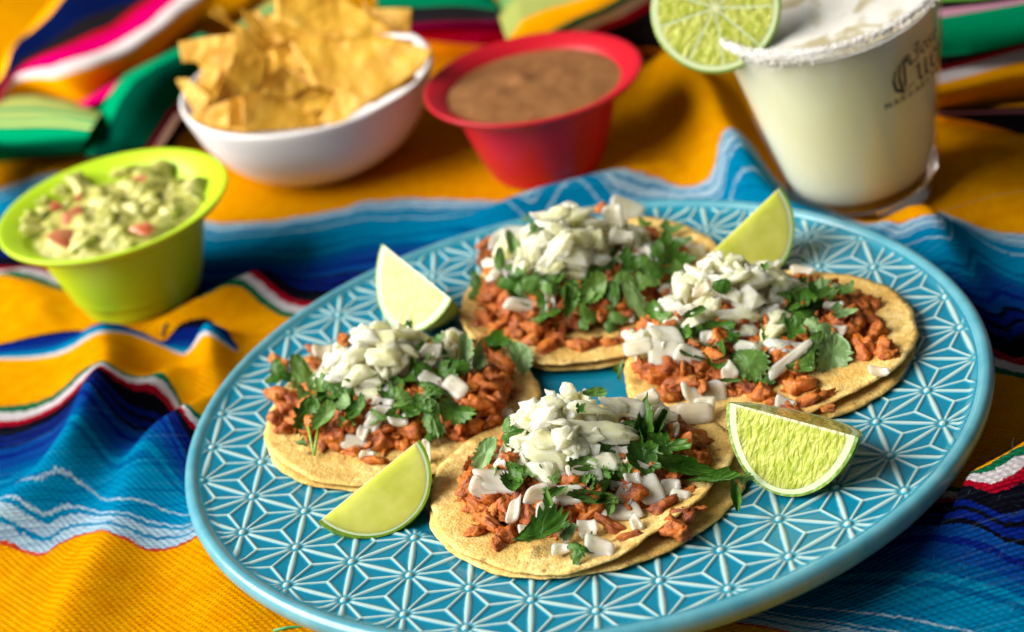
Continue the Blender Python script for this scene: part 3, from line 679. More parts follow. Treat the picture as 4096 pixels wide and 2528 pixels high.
def leaf_mesh(seed, kind):
    """leaf blade from its outline; x along the leaf -0.5..0.5, y across, curled in z, with a little thickness"""
    rng = random.Random(seed); n = 72; rings = 6; out = []
    for i in range(n):
        a = 2 * math.pi * i / n
        if kind == 'lobed':
            r = 0.34 + 0.12 * math.cos(3 * a) + 0.045 * math.cos(7 * a + seed) + 0.03 * (abs(((a * 17 / (2 * math.pi)) % 1) - .5) * 2 - .5) * 2
        elif kind == 'broad':
            c = math.cos(a); r = 0.40 + 0.05 * math.cos(2 * a) + (0.06 * (abs(((a * 19 / (2 * math.pi)) % 1) - .5) * 4 - 1) if c > -0.2 else 0) + 0.03 * math.sin(3 * a + seed)
        elif kind == 'strip':
            r = 0.42 + 0.03 * math.sin(5 * a + seed) + 0.025 * (abs(((a * 13 / (2 * math.pi)) % 1) - .5) * 4 - 1)
        else:
            r = 0.36 + 0.10 * math.cos(4 * a + seed) + 0.05 * math.cos(9 * a)
        r *= 1 + rng.uniform(-.04, .04); out.append((r * math.cos(a) * 1.12, r * math.sin(a) * 1.12))
    c1, c2, tw = rng.uniform(-1.4, 1.4), rng.uniform(0.6, 2.0) * rng.choice((1, -1, 1)), rng.uniform(-1.2, 1.2)
    if kind == 'strip': c1 = rng.uniform(.4, 1.2)
    V = []; vein = []
    th = 0.02
    for side in (0.5, -0.5):
        for k in range(rings + 1):
            f = k / rings
            for i in range(n):
                x, y = out[i][0] * f, out[i][1] * f
                z = c1 * x * x + c2 * y * y * (0.8 + x) + tw * x * y + 0.05 * fnoise((x, y, 0), 4, seed) + 0.02 * math.sin(18 * math.atan2(y, x + .45)) * f
                V.append((x, y, z + side * th))
                aa = math.atan2(y, x + .42); m_ = (aa / 0.42) - round(aa / 0.42); vein.append(max(0.0, 1 - abs(m_) * 9) * (1 if f > 0.05 else 0) * (1.1 - f * 0.5))
    F = []; off = (rings + 1) * n
    for s_ in (0, 1):
        for k in range(rings):
            for i in range(n):
                q = [s_ * off + k * n + i, s_ * off + k * n + (i + 1) % n, s_ * off + (k + 1) * n + (i + 1) % n, s_ * off + (k + 1) * n + i]
                F.append(q if s_ == 1 else q[::-1])
    for i in range(n):
        F.append([rings * n + i, rings * n + (i + 1) % n, off + rings * n + (i + 1) % n, off + rings * n + i])
    return np.array(V), F, vein
LEAF = {}
for kind in ('lobed', 'broad', 'strip', 'frag'):
    LEAF[kind] = []
    for s in range(5):
        V, F, vein = leaf_mesh(s + 11 * len(LEAF), kind)
        me = unit('cilantro_leaf', V, F, MAT_LEAF); attr(me, 'vein', vein)
        mp = me.copy(); mp.materials.clear(); mp.materials.append(MAT_LEAFPALE)
        LEAF[kind].append((me, mp))

def tortilla(parent, c, R, zoff, bumps, seed, th=0.125):
    na, nr = 140, 26; V = []
    def surf(a, f):
        r = R * (1 + 0.018 * math.sin(3 * a + seed) + 0.010 * math.sin(7 * a + 2 * seed) + 0.006 * math.sin(17 * a + seed) + 0.003 * math.sin(41 * a)); lift = 0
        for (a0, dr, dz, wd) in bumps:
            d = (a - math.radians(a0) + math.pi) % (2 * math.pi) - math.pi; g = math.exp(-(d / math.radians(wd)) ** 2); r += dr * g; lift += dz * g * f ** 5
        x = c[0] + r * f * math.cos(a); y = c[1] + r * f * math.sin(a)
        z = max(dish(x, y), 0.0) + zoff + lift + 0.05 * fnoise((x, y, seed), 0.45, seed) + 0.03 * fnoise((x, y, seed), 1.6, seed) * 1.2
        return x, y, z
    for side in (1, 0):
        for k in range(nr + 1):
            f = k / nr; ed = (1 - f ** 30 * 0.55)
            for i in range(na):
                x, y, z = surf(2 * math.pi * i / na, f); rough_ = 0.025 * fnoise((x, y, side), 3.5, seed)
                V.append((x, y, z + (th * 0.5 * ed + rough_ if side else -th * 0.5 * ed)))
    F = []; off = (nr + 1) * na
    for s_ in (0, 1):
        for k in range(nr):
            for i in range(na):
                q = [s_ * off + k * na + i, s_ * off + k * na + (i + 1) % na, s_ * off + (k + 1) * na + (i + 1) % na, s_ * off + (k + 1) * na + i]
                F.append(q[::-1] if s_ == 0 else q)
    for i in range(na): F.append([nr * na + i, nr * na + (i + 1) % na, off + nr * na + (i + 1) % na, off + nr * na + i][::-1])
    return obj('tortilla', V, F, MAT_TORT, parent)

class Pile:
    """domes of filling on a tortilla: meat below, fruit and onion heaped on it"""
    def __init__(s, c, domes, zt): s.c = c; s.domes = domes; s.zt = zt
    def h(s, x, y):
        z = max(dish(x, y), 0) + s.zt
        for (cx, cy, a, b, rot, hh) in s.domes:
            dx, dy = x - cx, y - cy; u = dx * math.cos(rot) + dy * math.sin(rot); v = -dx * math.sin(rot) + dy * math.cos(rot)
            q = (abs(u / a) ** 2.6 + abs(v / b) ** 2.6)
            if q < 1: z = max(z, max(dish(cx, cy), 0) + s.zt + hh * (1 - q) ** 0.55)
        return z
    def h1(s, x, y, dm):
        old = s.domes; s.domes = [dm]; z = s.h(x, y); s.domes = old; return z
    def hit(s, px, py):
        d = ray(px, py); d = d / np.linalg.norm(d); t = (7.5 - CAM[2]) / d[2]; p = CAM + d * t
        for _ in range(400):
            if p[2] <= s.h(p[0], p[1]): break
            p = p + d * 0.05
        e = 0.15; n = np.array([s.h(p[0] - e, p[1]) - s.h(p[0] + e, p[1]), s.h(p[0], p[1] - e) - s.h(p[0], p[1] + e), 2 * e * 1.5]); n /= np.linalg.norm(n)
        return p, n
def put(me, name, parent, p, X, Y, Z, sx, sy, sz):
    o = bpy.data.objects.new(name, me); link(o, parent)
    mt = Matrix.Identity(4); b = np.array(parent.location) / CM
    for i in range(3): mt[i][0] = X[i] * sx; mt[i][1] = Y[i] * sy; mt[i][2] = Z[i] * sz; mt[i][3] = (p[i] - b[i]) * CM
    o.matrix_basis = mt; return o
PXV = 2450 / 2 * FF                         # photo grid px per unit tangent
def place(pile, parent, name, me, x, y, wv, hv, ang, facing=0.55, thick=None, lift=0.0, rng=random):
    """lay a piece on the heap where the photo shows it: size in photo grid px, angle seen in the photo"""
    p, n = pile.hit(x, y); view = CAM - p; dist = np.linalg.norm(view); view = view / dist
    sc_ = (RR[2] @ (p - CAM)) / PXV
    jit = np.array([rng.uniform(-.25, .25) for _ in range(3)])
    Z = n * (1 - facing) + view * facing + jit; Z /= np.linalg.norm(Z)
    a = math.radians(ang); dirx = RR[0] * math.cos(a) + RR[1] * math.sin(a)
    X = dirx - Z * (dirx @ Z); X /= np.linalg.norm(X); Y = np.cross(Z, X)
    sx, sy = wv * sc_, hv * sc_
    return put(me, name, parent, p + n * lift, X, Y, Z, sx, sy, thick if thick is not None else min(sx, sy) * 1.0)
def scatter_meat(pile, parent, dome, count, rng):
    cx, cy, a, b, rot, hh = dome; pts = []
    for tries in range(count * 40):
        if len(pts) >= count: break
        q = rng.random() ** 0.5 * 1.03; th = rng.uniform(0, 2 * math.pi)
        u, v = a * q * math.cos(th), b * q * math.sin(th)
        x = cx + u * math.cos(rot) - v * math.sin(rot); y = cy + u * math.sin(rot) + v * math.cos(rot)
        if any((x - X) ** 2 + (y - Y) ** 2 < 0.25 ** 2 for X, Y in pts): continue
        z0 = pile.h1(x, y, dome); z = z0
        if pile.h(x, y) > z0 + 0.45: continue
        pts.append((x, y))
        Z = np.array([rng.uniform(-1, 1), rng.uniform(-1, 1), rng.uniform(.1, 1)]); fr = frame_from(Z, (rng.uniform(-1, 1), 1, 0.1))
        s = rng.uniform(0.4, 1.15) ** 1.0
        put(rng.choice(MEAT), 'meat_chunk', parent, np.array([x, y, z - 0.16 + rng.uniform(-.14, .12)]), fr[0], fr[1], fr[2], s, s * rng.uniform(.7, 1), s * rng.uniform(.7, 1))
def build_taco(label, c, R, zoom, meat, extra_domes, top, bot, P, O, Lf, Mt, seed, nmeat):
    t = thing('taco', label, 'taco', (c[0], c[1], 0), 'tacos on the plate'); rng = random.Random(seed)
    tortilla(t, (c[0] + bot[0], c[1] + bot[1]), R + bot[2], 0.16, bot[3], seed)
    tortilla(t, c, R, 0.38, top, seed + 5)
    pile = Pile(c, [meat] + extra_domes, 0.50)
    cx, cy, a, b, rot, hh = meat
    V = []; na, nr = 220, 62
    for k in range(nr + 1):
        for i in range(na):
            f = k / nr * 0.985; th = 2 * math.pi * i / na; u, v = a * f * math.cos(th), b * f * math.sin(th)
            x = cx + u * math.cos(rot) - v * math.sin(rot); y = cy + u * math.sin(rot) + v * math.cos(rot)
            V.append((x, y, pile.h1(x, y, meat) - 0.06 + 0.30 * fnoise((x, y, 0), 1.7, seed) + 0.26 * (0.35 - abs(fnoise((x, y, 0), 2.6, seed + 3))) + 0.14 * fnoise((x, y, 0), 6, seed)))
    obj('meat_filling', V, [[k * na + i, (k + 1) * na + i, (k + 1) * na + (i + 1) % na, k * na + (i + 1) % na] for k in range(nr) for i in range(na)], MAT_MEAT, t)
    scatter_meat(pile, t, meat, int(nmeat * 2.1), rng)
    for dm in extra_domes:
        for _ in range(int(dm[2] * dm[3] * 15)):
            th = rng.uniform(0, 2 * math.pi); q = rng.random() ** 0.5 * 0.93; x = dm[0] + dm[2] * q * math.cos(th); y = dm[1] + dm[3] * q * math.sin(th)
            zt = pile.h1(x, y, dm) if rng.random() < .6 else rng.uniform(pile.h1(x, y, meat), pile.h1(x, y, dm))
            fr = frame_from((rng.uniform(-1, 1), rng.uniform(-1, 1), rng.uniform(-.2, 1)), (rng.uniform(-1, 1), 1, .1)); sz = rng.uniform(0.65, 1.25)
            put(rng.choice(PINE), 'pineapple_chunk', t, np.array([x, y, zt - .3]), fr[0], fr[1], fr[2], sz, sz * rng.uniform(.8, 1), sz * rng.uniform(.8, 1))
    dm = extra_domes[0]
    for _ in range(22):
        th = rng.uniform(math.radians(-175), math.radians(-5)); q = rng.uniform(.95, 1.75); x = dm[0] + dm[2] * q * math.cos(th); y = dm[1] + dm[3] * q * math.sin(th)
        if (x - c[0]) ** 2 + (y - c[1]) ** 2 > (R - 1.1) ** 2: continue
        fr = frame_from((rng.uniform(-.8, .8), rng.uniform(-1.1, .3), 1), (rng.uniform(-1, 1), rng.uniform(-1, 1), .1)); sz = rng.uniform(.6, 1.15)
        put(rng.choice(LEAF[rng.choice(['lobed', 'broad', 'frag', 'strip'])])[0 if rng.random() < .85 else 1], 'cilantro_leaf', t, np.array([x, y, pile.h(x, y) + rng.uniform(.05, .28)]), fr[0], fr[1], fr[2], sz * 1.1, sz, sz)
    zx, zy, zs = zoom
    cv = lambda q: (zx + q[0] * zs, zy + q[1] * zs)
    for q in Mt:
        x, y = cv(q); place(pile, t, 'meat_chunk', rng.choice(MEAT), x, y, q[2] * zs, q[3] * zs, q[4] if len(q) > 4 else rng.uniform(-40, 40), 0.5, lift=0.1, rng=rng)
    for q in P:
        x, y = cv(q); a_ = q[4] if len(q) > 4 else rng.uniform(-50, 50)
        place(pile, t, 'pineapple_chunk', rng.choice(PINE), x, y, q[2] * zs * 1.2, q[3] * zs * 1.2, a_, 0.5, lift=rng.uniform(-.05, .15), rng=rng)
    for q in O:
        x, y = cv(q); a_ = q[4] if len(q) > 4 else rng.uniform(-40, 40)
        place(pile, t, 'onion_piece', rng.choice(ONION), x, y, q[2] * zs * 1.0, q[3] * zs * 1.0, a_, 0.6, thick=rng.uniform(.7, 1.1), lift=0.22, rng=rng)
    for q in Lf:
        kind = q[0]; pale = kind.endswith('_'); kind = kind.rstrip('_'); q = q[1:]
        x, y = cv(q); a_ = q[4] if len(q) > 4 else rng.uniform(-50, 50); sx, sy = q[2] * zs, q[3] * zs
        if sy > sx and kind != 'lobed': sx, sy = sy, sx; a_ += 90
        me = rng.choice(LEAF[kind])[1 if pale else 0]
        place(pile, t, 'cilantro_leaf', me, x, y, sx * 1.12, sy * 1.2, a_, 0.5, thick=max(sx, sy) * 0.013, lift=0.34, rng=rng)
    return t, pile
Z1 = (538.3, 717.8, .3363); Z2 = (987, 897.2, .36393); Z3 = (1435.5, 538.3, .35604); Z4 = (1016.8, 448.6, .31648)

# front taco
P2 = [(930, 190, 180, 160, 0), (860, 290, 190, 170, -30), (980, 320, 130, 90, 0), (1150, 240, 240, 140, 10), (1300, 225, 190, 160, 20), (1250, 370, 380, 200, 15), (1390, 420, 180, 220, 80), (860, 430, 220, 170, 0), (900, 520, 330, 230, 20),
      (870, 690, 260, 190, 60), (760, 610, 190, 130, 30), (1000, 640, 170, 130, -60), (1080, 480, 220, 180, 0), (1270, 600, 250, 200, 25), (1300, 520, 170, 150, 0), (1480, 620, 190, 130, 20), (1160, 420, 200, 160, -20), (1440, 510, 160, 160, 0), (1000, 420, 200, 180, 20)]
O2 = [(1430, 250, 170, 120, 10), (1530, 190, 150, 90, -20), (1620, 290, 160, 110, 10), (1680, 400, 140, 110, 20), (1600, 360, 110, 120, 60), (560, 740, 280, 190, 15), (500, 790, 180, 140, 30), (840, 810, 190, 120, 0), (690, 900, 110, 160, 10), (1030, 820, 170, 130, 0),
      (880, 930, 130, 150, 20), (1380, 760, 140, 90, 10), (1390, 820, 120, 90, 40), (1440, 715, 110, 90, 0), (1540, 780, 180, 200, -15), (1680, 770, 130, 130, 10), (1770, 830, 110, 70, 20), (1390, 930, 240, 110, 15), (1470, 1020, 90, 130, -30), (1160, 1050, 130, 120, 0),
      (1230, 1170, 190, 120, 20), (970, 1190, 130, 110, -10), (760, 1070, 110, 90, 0), (1030, 1080, 100, 130, 40), (1130, 690, 220, 130, 0)]
L2 = [('lobed', 690, 410, 190, 170, 0), ('broad_', 520, 570, 150, 230, 15), ('frag', 700, 710, 150, 110, 20), ('broad', 690, 640, 110, 80, 30), ('frag', 880, 795, 80, 40, 0), ('strip', 915, 900, 60, 220, -12), ('strip', 960, 815, 160, 50, -15), ('strip', 1180, 835, 320, 75, 8), ('strip', 1300, 880, 60, 120, 0),
      ('broad', 860, 1110, 350, 190, -35), ('broad_', 1030, 1085, 100, 130, 20), ('lobed', 1110, 1210, 180, 150, -10), ('frag', 1180, 1150, 60, 120, 0), ('broad', 1180, 175, 140, 70, 0), ('strip', 1510, 400, 80, 400, 5), ('strip', 1590, 340, 50, 200, 25), ('lobed', 1660, 530, 290, 170, 0), ('strip', 1770, 655, 420, 100, 13),
      ('strip', 2010, 760, 330, 70, 10), ('strip', 2140, 870, 60, 220, -8), ('frag', 2200, 740, 120, 60, -15), ('frag', 1420, 650, 70, 80, 0), ('frag', 1100, 260, 70, 70, 0), ('strip', 1130, 680, 130, 30, 0), ('frag', 950, 735, 80, 80, 0), ('broad', 1700, 600, 200, 90, 10)]
M2 = [(380, 760, 150, 200, 60), (340, 720, 90, 90), (450, 870, 180, 150), (520, 980, 200, 160), (630, 1060, 140, 200, -60), (560, 1130, 80, 110), (630, 570, 150, 130), (1180, 770, 170, 160), (800, 1000, 160, 140), (1320, 1010, 240, 130), (1640, 900, 200, 170), (1780, 940, 180, 170), (1700, 1020, 240, 170), (1780, 1060, 120, 120), (1850, 480, 170, 100), (1790, 450, 120, 110), (1870, 560, 160, 120), (1900, 900, 90, 80), (1450, 1080, 220, 80), (1200, 900, 220, 160), (420, 1040, 160, 90), (1820, 780, 140, 100)]
taco_front, pile_front = build_taco('front taco with chopped onion and a herb sprig hanging over its right edge', (-0.77, -7.55), 4.88, Z2, (-0.75, -7.35, 3.85, 2.75, 0.05, 1.15), [(-0.9, -6.7, 1.9, 1.7, 0, 2.75), (-2.4, -7.2, 1.2, 1.0, 0, 1.5), (0.9, -6.4, 1.5, 1.2, 0, 1.8)],
    [(-60, -0.42, 0.32, 22), (-28, -0.35, 0.30, 24), (-100, 0.02, 0.0, 20), (140, 0, 0.15, 25)], (0.02, -0.02, 0.05, [(-130, -0.1, 0, 20)]), P2, O2, L2, M2, 21, 75)
# left taco
P1 = [(1110, 210, 130, 140, 0), (1000, 280, 190, 150), (1150, 290, 230, 160, 20), (1290, 260, 200, 150, 0), (950, 380, 210, 160), (1130, 410, 250, 180, 0), (1250, 390, 200, 150, 20), (800, 430, 190, 130, -30), (700, 540, 180, 150), (820, 560, 200, 190, 30), (960, 540, 220, 170), (1080, 560, 200, 170), (1050, 680, 230, 180, 40), (1170, 650, 200, 150, 0), (1210, 470, 200, 140), (880, 470, 200, 160), (1350, 320, 180, 130)]
O1 = [(1380, 500, 360, 180, 15), (1480, 600, 180, 100, 20), (1480, 380, 180, 120, 20), (1640, 660, 160, 130, 40), (1120, 760, 170, 100, 10), (1130, 840, 190, 120, 20), (1060, 910, 90, 120, 30), (950, 1060, 190, 110, 15), (1010, 1140, 120, 80, 0), (990, 970, 90, 120, 40), (1970, 810, 130, 90, 10), (1440, 1130, 60, 180, 0), (700, 410, 150, 130, 10), (1360, 200, 120, 110, 0), (1240, 880, 140, 90, 0)]
L1 = [('lobed', 400, 590, 220, 180, 10), ('broad', 565, 600, 170, 310, -20), ('broad', 620, 860, 160, 270, 15), ('lobed', 800, 700, 270, 190, 10), ('broad', 740, 880, 140, 210, 30), ('frag', 900, 600, 130, 100, 0), ('strip', 965, 830, 100, 200, 20), ('frag', 890, 910, 140, 80, 0), ('frag', 1260, 630, 110, 70, 40), ('strip', 1280, 850, 230, 80, 0), ('lobed', 1290, 760, 210, 160, 0), ('broad', 1485, 870, 160, 260, -15),
      ('lobed', 1500, 690, 270, 170, 0), ('broad', 1640, 830, 230, 190, 20), ('broad_', 1680, 390, 110, 230, 10), ('broad_', 1755, 440, 110, 200, 20), ('broad', 1640, 540, 210, 110, -10), ('strip', 1900, 395, 280, 110, 8), ('broad_', 2110, 460, 160, 240, -15), ('frag', 555, 1080, 100, 50, 20), ('frag', 1275, 225, 60, 60, 0), ('frag', 1370, 390, 110, 70, 0), ('frag', 1450, 1050, 80, 120, 0), ('frag', 1150, 560, 50, 60, 0), ('lobed', 1400, 800, 180, 150, 30), ('broad', 660, 640, 100, 120, 0), ('lobed', 1100, 880, 150, 110, 0)]
M1 = [(400, 470, 170, 150), (370, 700, 180, 180), (440, 790, 200, 180), (370, 860, 130, 140), (430, 920, 150, 120), (540, 880, 120, 230, 80), (650, 390, 150, 130), (860, 300, 90, 130, -50), (620, 460, 120, 110), (800, 980, 190, 170), (1110, 1000, 230, 180), (930, 1090, 190, 140), (1060, 1160, 170, 110), (1340, 930, 170, 220, 80), (1100, 940, 220, 120), (1650, 980, 250, 120), (1750, 930, 200, 170), (1880, 870, 180, 160), (1800, 750, 200, 170), (1850, 640, 170, 160), (1900, 580, 120, 110), (1510, 330, 90, 90), (1750, 660, 150, 130), (1270, 1050, 120, 200, 80)]
taco_left, pile_left = build_taco('taco at the left of the plate, a smooth lime wedge on its front edge', (-6.25, -0.95), 4.75, Z1, (-6.3, -0.75, 3.9, 2.7, -0.1, 1.1), [(-6.9, 0.1, 1.9, 1.6, 0, 2.6), (-4.7, 0.2, 1.5, 1.3, 0, 1.8)],
    [(-90, -0.15, 0.05, 25), (-135, 0.0, 0.05, 20)], (0.0, -0.08, 0.02, []), P1, O1, L1, M1, 22, 80)
p0 = pile_left.hit(538.3 + 640 * .3363, 717.8 + 940 * .3363)[0]; p1 = pile_left.hit(538.3 + 640 * .3363, 717.8 + 1120 * .3363)[0]
for dx in (-0.08, 0.12):
    V, F = tube([p0 + (dx * 2, 0, .3), (p0 + p1) / 2 + (dx, 0, .25), p1 + (0, 0, .1)], 0.05); obj('cilantro_stem', V, F, MAT_STEM, taco_left)
# right taco
P3 = [(930, 350, 180, 160), (1040, 390, 210, 170), (1200, 400, 200, 200), (1400, 440, 340, 180, 10), (1600, 450, 180, 130, 10), (1000, 500, 250, 180), (1170, 520, 200, 200), (880, 470, 140, 140), (760, 550, 180, 120, -60), (680, 640, 330, 120, -30), (920, 600, 260, 150, 10), (1120, 620, 250, 200), (1210, 660, 180, 200, 0), (960, 720, 200, 120, 0), (1150, 760, 200, 170), (1010, 850, 200, 190, 20), (1200, 830, 180, 130), (1260, 480, 170, 150)]
O3 = [(1190, 215, 210, 170, 30), (1240, 950, 390, 110, -42), (1320, 850, 150, 100, 0), (690, 450, 160, 80, -10), (600, 580, 120, 70, -20), (280, 840, 160, 110, -10), (440, 770, 220, 140, 10), (440, 880, 180, 220, 0), (590, 900, 210, 170, 15), (870, 1000, 150, 120, -30), (740, 800, 100, 90, 0), (1590, 740, 130, 100, 0), (1550, 580, 150, 70, 10), (1380, 340, 150, 80, 10), (1880, 1020, 140, 60, 15), (630, 1180, 170, 170, 20), (770, 1140, 150, 150, 0), (1260, 1240, 120, 120, 20), (640, 1310, 200, 150, 0), (520, 1290, 120, 100, 0), (730, 1260, 150, 110, 0)]
L3 = [('frag', 1110, 330, 60, 90, 0), ('frag', 1320, 420, 70, 80, 0), ('broad', 820, 440, 110, 110, 0), ('strip', 650, 600, 160, 50, -20), ('broad', 800, 690, 190, 100, 0), ('broad', 680, 760, 110, 100, 0), ('frag', 900, 800, 110, 100, 0), ('broad', 1000, 960, 250, 230, 20), ('broad', 1130, 1080, 120, 110, 0), ('lobed', 1350, 640, 200, 220, 0), ('broad_', 1545, 900, 230, 300, 10), ('lobed_', 1450, 745, 210, 170, 0), ('broad', 1430, 880, 130, 230, 15), ('lobed_', 1610, 650, 160, 110, 0),
      ('strip', 1480, 545, 220, 60, -10), ('frag', 1640, 500, 130, 100, 0), ('broad', 1340, 990, 170, 100, 0), ('strip', 870, 1065, 150, 25, 5), ('lobed', 1300, 760, 140, 160, 0), ('strip', 440, 590, 130, 110, 30), ('frag', 190, 980, 60, 130, 0)]
M3 = [(330, 960, 170, 170), (420, 1020, 180, 150), (290, 940, 110, 130), (450, 1150, 200, 170), (560, 1050, 200, 150), (540, 600, 70, 120), (470, 690, 110, 80), (660, 830, 110, 120), (820, 800, 160, 200), (790, 900, 180, 160), (620, 1070, 160, 140), (1080, 1150, 180, 160), (1320, 1120, 200, 230), (1400, 1200, 180, 150), (1290, 1260, 180, 120), (1500, 1170, 170, 130), (1540, 1250, 110, 60), (1640, 610, 140, 130), (1720, 520, 110, 180), (1780, 660, 200, 200), (1850, 740, 180, 180), (1790, 860, 200, 260, 60), (1900, 850, 180, 180), (1950, 900, 110, 120), (1680, 760, 160, 180), (1000, 1110, 160, 120), (1400, 1060, 120, 100), (1170, 1210, 130, 90)]
taco_right, pile_right = build_taco('taco at the right of the plate topped with a broad pale green leaf', (6.45, -2.1), 4.90, Z3, (6.0, -1.5, 4.1, 2.9, -0.05, 1.15), [(5.2, -0.6, 2.1, 1.8, 0, 2.8), (6.6, -0.2, 1.6, 1.4, 0, 2.1), (3.0, -1.5, 1.4, 1.3, 0, 1.5)],
    [(-40, 0.0, 0.10, 22), (-75, -0.2, 0.15, 20), (170, 0.1, 0, 20)], (-0.02, -0.1, 0.03, []), P3, O3, L3, M3, 23, 80)
# back taco
P4 = [(1080, 160, 180, 160), (980, 240, 210, 170), (1150, 240, 210, 190), (1230, 280, 200, 160), (1000, 340, 190, 160), (1130, 390, 250, 160), (870, 420, 180, 180), (1000, 480, 280, 220), (1120, 520, 280, 220), (1060, 620, 280, 200), (960, 600, 200, 150), (1130, 690, 180, 150), (1290, 410, 180, 180), (1320, 560, 200, 140), (850, 510, 130, 160)]
O4 = [(1550, 200, 230, 200, 10), (1460, 390, 200, 160, 0), (1420, 270, 150, 200, 0), (570, 430, 150, 160, 0), (700, 400, 180, 130, 0), (880, 260, 130, 90, 0), (660, 610, 120, 180, -10), (740, 920, 340, 140, 5), (950, 890, 70, 150, 0), (1680, 580, 130, 220, -15), (1530, 570, 140, 110, 0), (1950, 470, 200, 90, 10), (2060, 520, 130, 110, 0), (1830, 790, 150, 80, 20), (1510, 1000, 150, 70, 0)]
L4 = [('lobed', 860, 360, 130, 110, 0), ('broad', 690, 470, 90, 180, -20), ('frag', 780, 300, 80, 60, 0), ('broad', 590, 560, 90, 160, 0), ('lobed', 430, 800, 180, 220, 0), ('broad', 680, 770, 200, 160, 0), ('broad', 850, 740, 170, 170, 0), ('frag', 760, 640, 130, 80, 0), ('broad', 960, 800, 150, 200, 0), ('broad', 1110, 870, 120, 300, 10), ('broad', 1290, 810, 180, 230, 30), ('broad', 1400, 850, 150, 200, 0), ('broad_', 1590, 890, 150, 330, -30), ('lobed', 1220, 980, 170, 190, 0), ('lobed', 1420, 1000, 200, 170, 0),
      ('lobed', 1420, 1110, 100, 100, 0), ('lobed', 1350, 640, 260, 130, 0), ('lobed', 1560, 640, 210, 210, 0), ('lobed', 1850, 500, 240, 180, 0), ('lobed', 1880, 600, 210, 210, 0), ('lobed', 1700, 690, 210, 230, 0), ('lobed', 1900, 730, 270, 210, 0), ('lobed', 1880, 870, 220, 130, 0), ('lobed', 1860, 380, 180, 120, 0), ('lobed', 1660, 330, 110, 90, 0), ('frag', 1510, 610, 70, 130, 0), ('lobed', 1650, 770, 200, 150, 0), ('broad', 1500, 760, 160, 160, 0), ('lobed', 1760, 600, 180, 180, 0)]
M4 = [(460, 440, 130, 150), (470, 560, 150, 160), (540, 650, 120, 130), (560, 760, 170, 150), (520, 850, 180, 160), (490, 980, 170, 130), (560, 1060, 150, 150), (690, 1080, 170, 140), (800, 1190, 200, 150), (930, 1230, 190, 150), (1020, 1180, 170, 150), (1170, 1220, 180, 160), (1270, 1190, 150, 140), (1340, 170, 110, 130), (1690, 370, 170, 110), (1380, 1180, 160, 110), (1560, 1120, 190, 150), (1640, 1130, 120, 100), (850, 1060, 230, 130), (1290, 760, 120, 150)]
taco_back, pile_back = build_taco('farthest blurred taco with dense chopped herbs on its right side', (1.35, 4.35), 5.0, Z4, (1.0, 4.6, 3.9, 2.8, 0.0, 1.2), [(0.4, 5.0, 2.0, 1.7, 0, 2.9), (2.4, 5.3, 1.4, 1.2, 0, 2.1), (-1.4, 5.3, 1.0, 0.9, 0, 2.1)],
    [(200, 0.1, 0.5, 30), (-95, -0.25, 0.10, 25), (20, 0, .3, 30)], (0.0, 0.05, -0.25, []), P4, O4, L4, M4, 24, 75)

# ================================================================== LIME WEDGES
def shell(parent, name, mat, O_, A, E, N, Lh, Rm, d0, d1, phi, ns=40, np_=22, flesh=False, pw=0.60):
    """sector of a lime between depth d0 and d1 below the skin; d1=None fills to the core"""
    def ring(s, off):
        L2, R2 = Lh - off * 1.5, Rm - off
        return L2, R2
    V = []; rad = []; axl = []
    nr = 10 if d1 is None else 2
    for i in range(ns + 1):
        s = -math.cos(math.pi * i / ns)
        for k in range(nr):
            if d1 is None: f = k / (nr - 1)
            offo = d0; Lo, Ro = Lh - offo * 1.5, Rm - offo
            ro = Ro * max(1 - abs(s) ** 2.1, 0) ** pw
            if d1 is None: xa, rr = s * Lo, ro * f
            else:
                if k == 0: xa, rr = s * Lo, ro
                else: Li, Ri = Lh - d1 * 1.5, Rm - d1; xa, rr = s * Li, Ri * max(1 - abs(s) ** 2.1, 0) ** pw
            for j in range(np_ + 1):
                ph = phi * j / np_
                e = E * math.cos(ph) - N * math.sin(ph)
                V.append(O_ + A * xa + e * rr); rad.append(rr); axl.append(xa)
    I = lambda i, k, j: (i * nr + k) * (np_ + 1) + j; F = []
    for i in range(ns):
        for j in range(np_):
            F.append([I(i, nr - 1 if d1 is None else 0, j), I(i + 1, nr - 1 if d1 is None else 0, j), I(i + 1, nr - 1 if d1 is None else 0, j + 1), I(i, nr - 1 if d1 is None else 0, j + 1)])
            if d1 is not None: F.append([I(i, 1, j), I(i, 1, j + 1), I(i + 1, 1, j + 1), I(i + 1, 1, j)])
        for k in range(nr - 1):
            F.append([I(i, k, 0), I(i, k + 1, 0), I(i + 1, k + 1, 0), I(i + 1, k, 0)]); F.append([I(i, k, np_), I(i + 1, k, np_), I(i + 1, k + 1, np_), I(i, k + 1, np_)])
    o = obj(name, V, F, mat, parent); me = o.data
    if flesh: attr(me, 'rad', rad); attr(me, 'axial', axl)
    bm = bmesh.new(); bm.from_mesh(me); bmesh.ops.remove_doubles(bm, verts=bm.verts, dist=1e-6); bmesh.ops.recalc_face_normals(bm, faces=bm.faces)
    for e in bm.edges:
        if len(e.link_faces) == 2 and e.calc_face_angle() > 0.7: e.smooth = False
    bm.to_mesh(me); bm.free(); return o
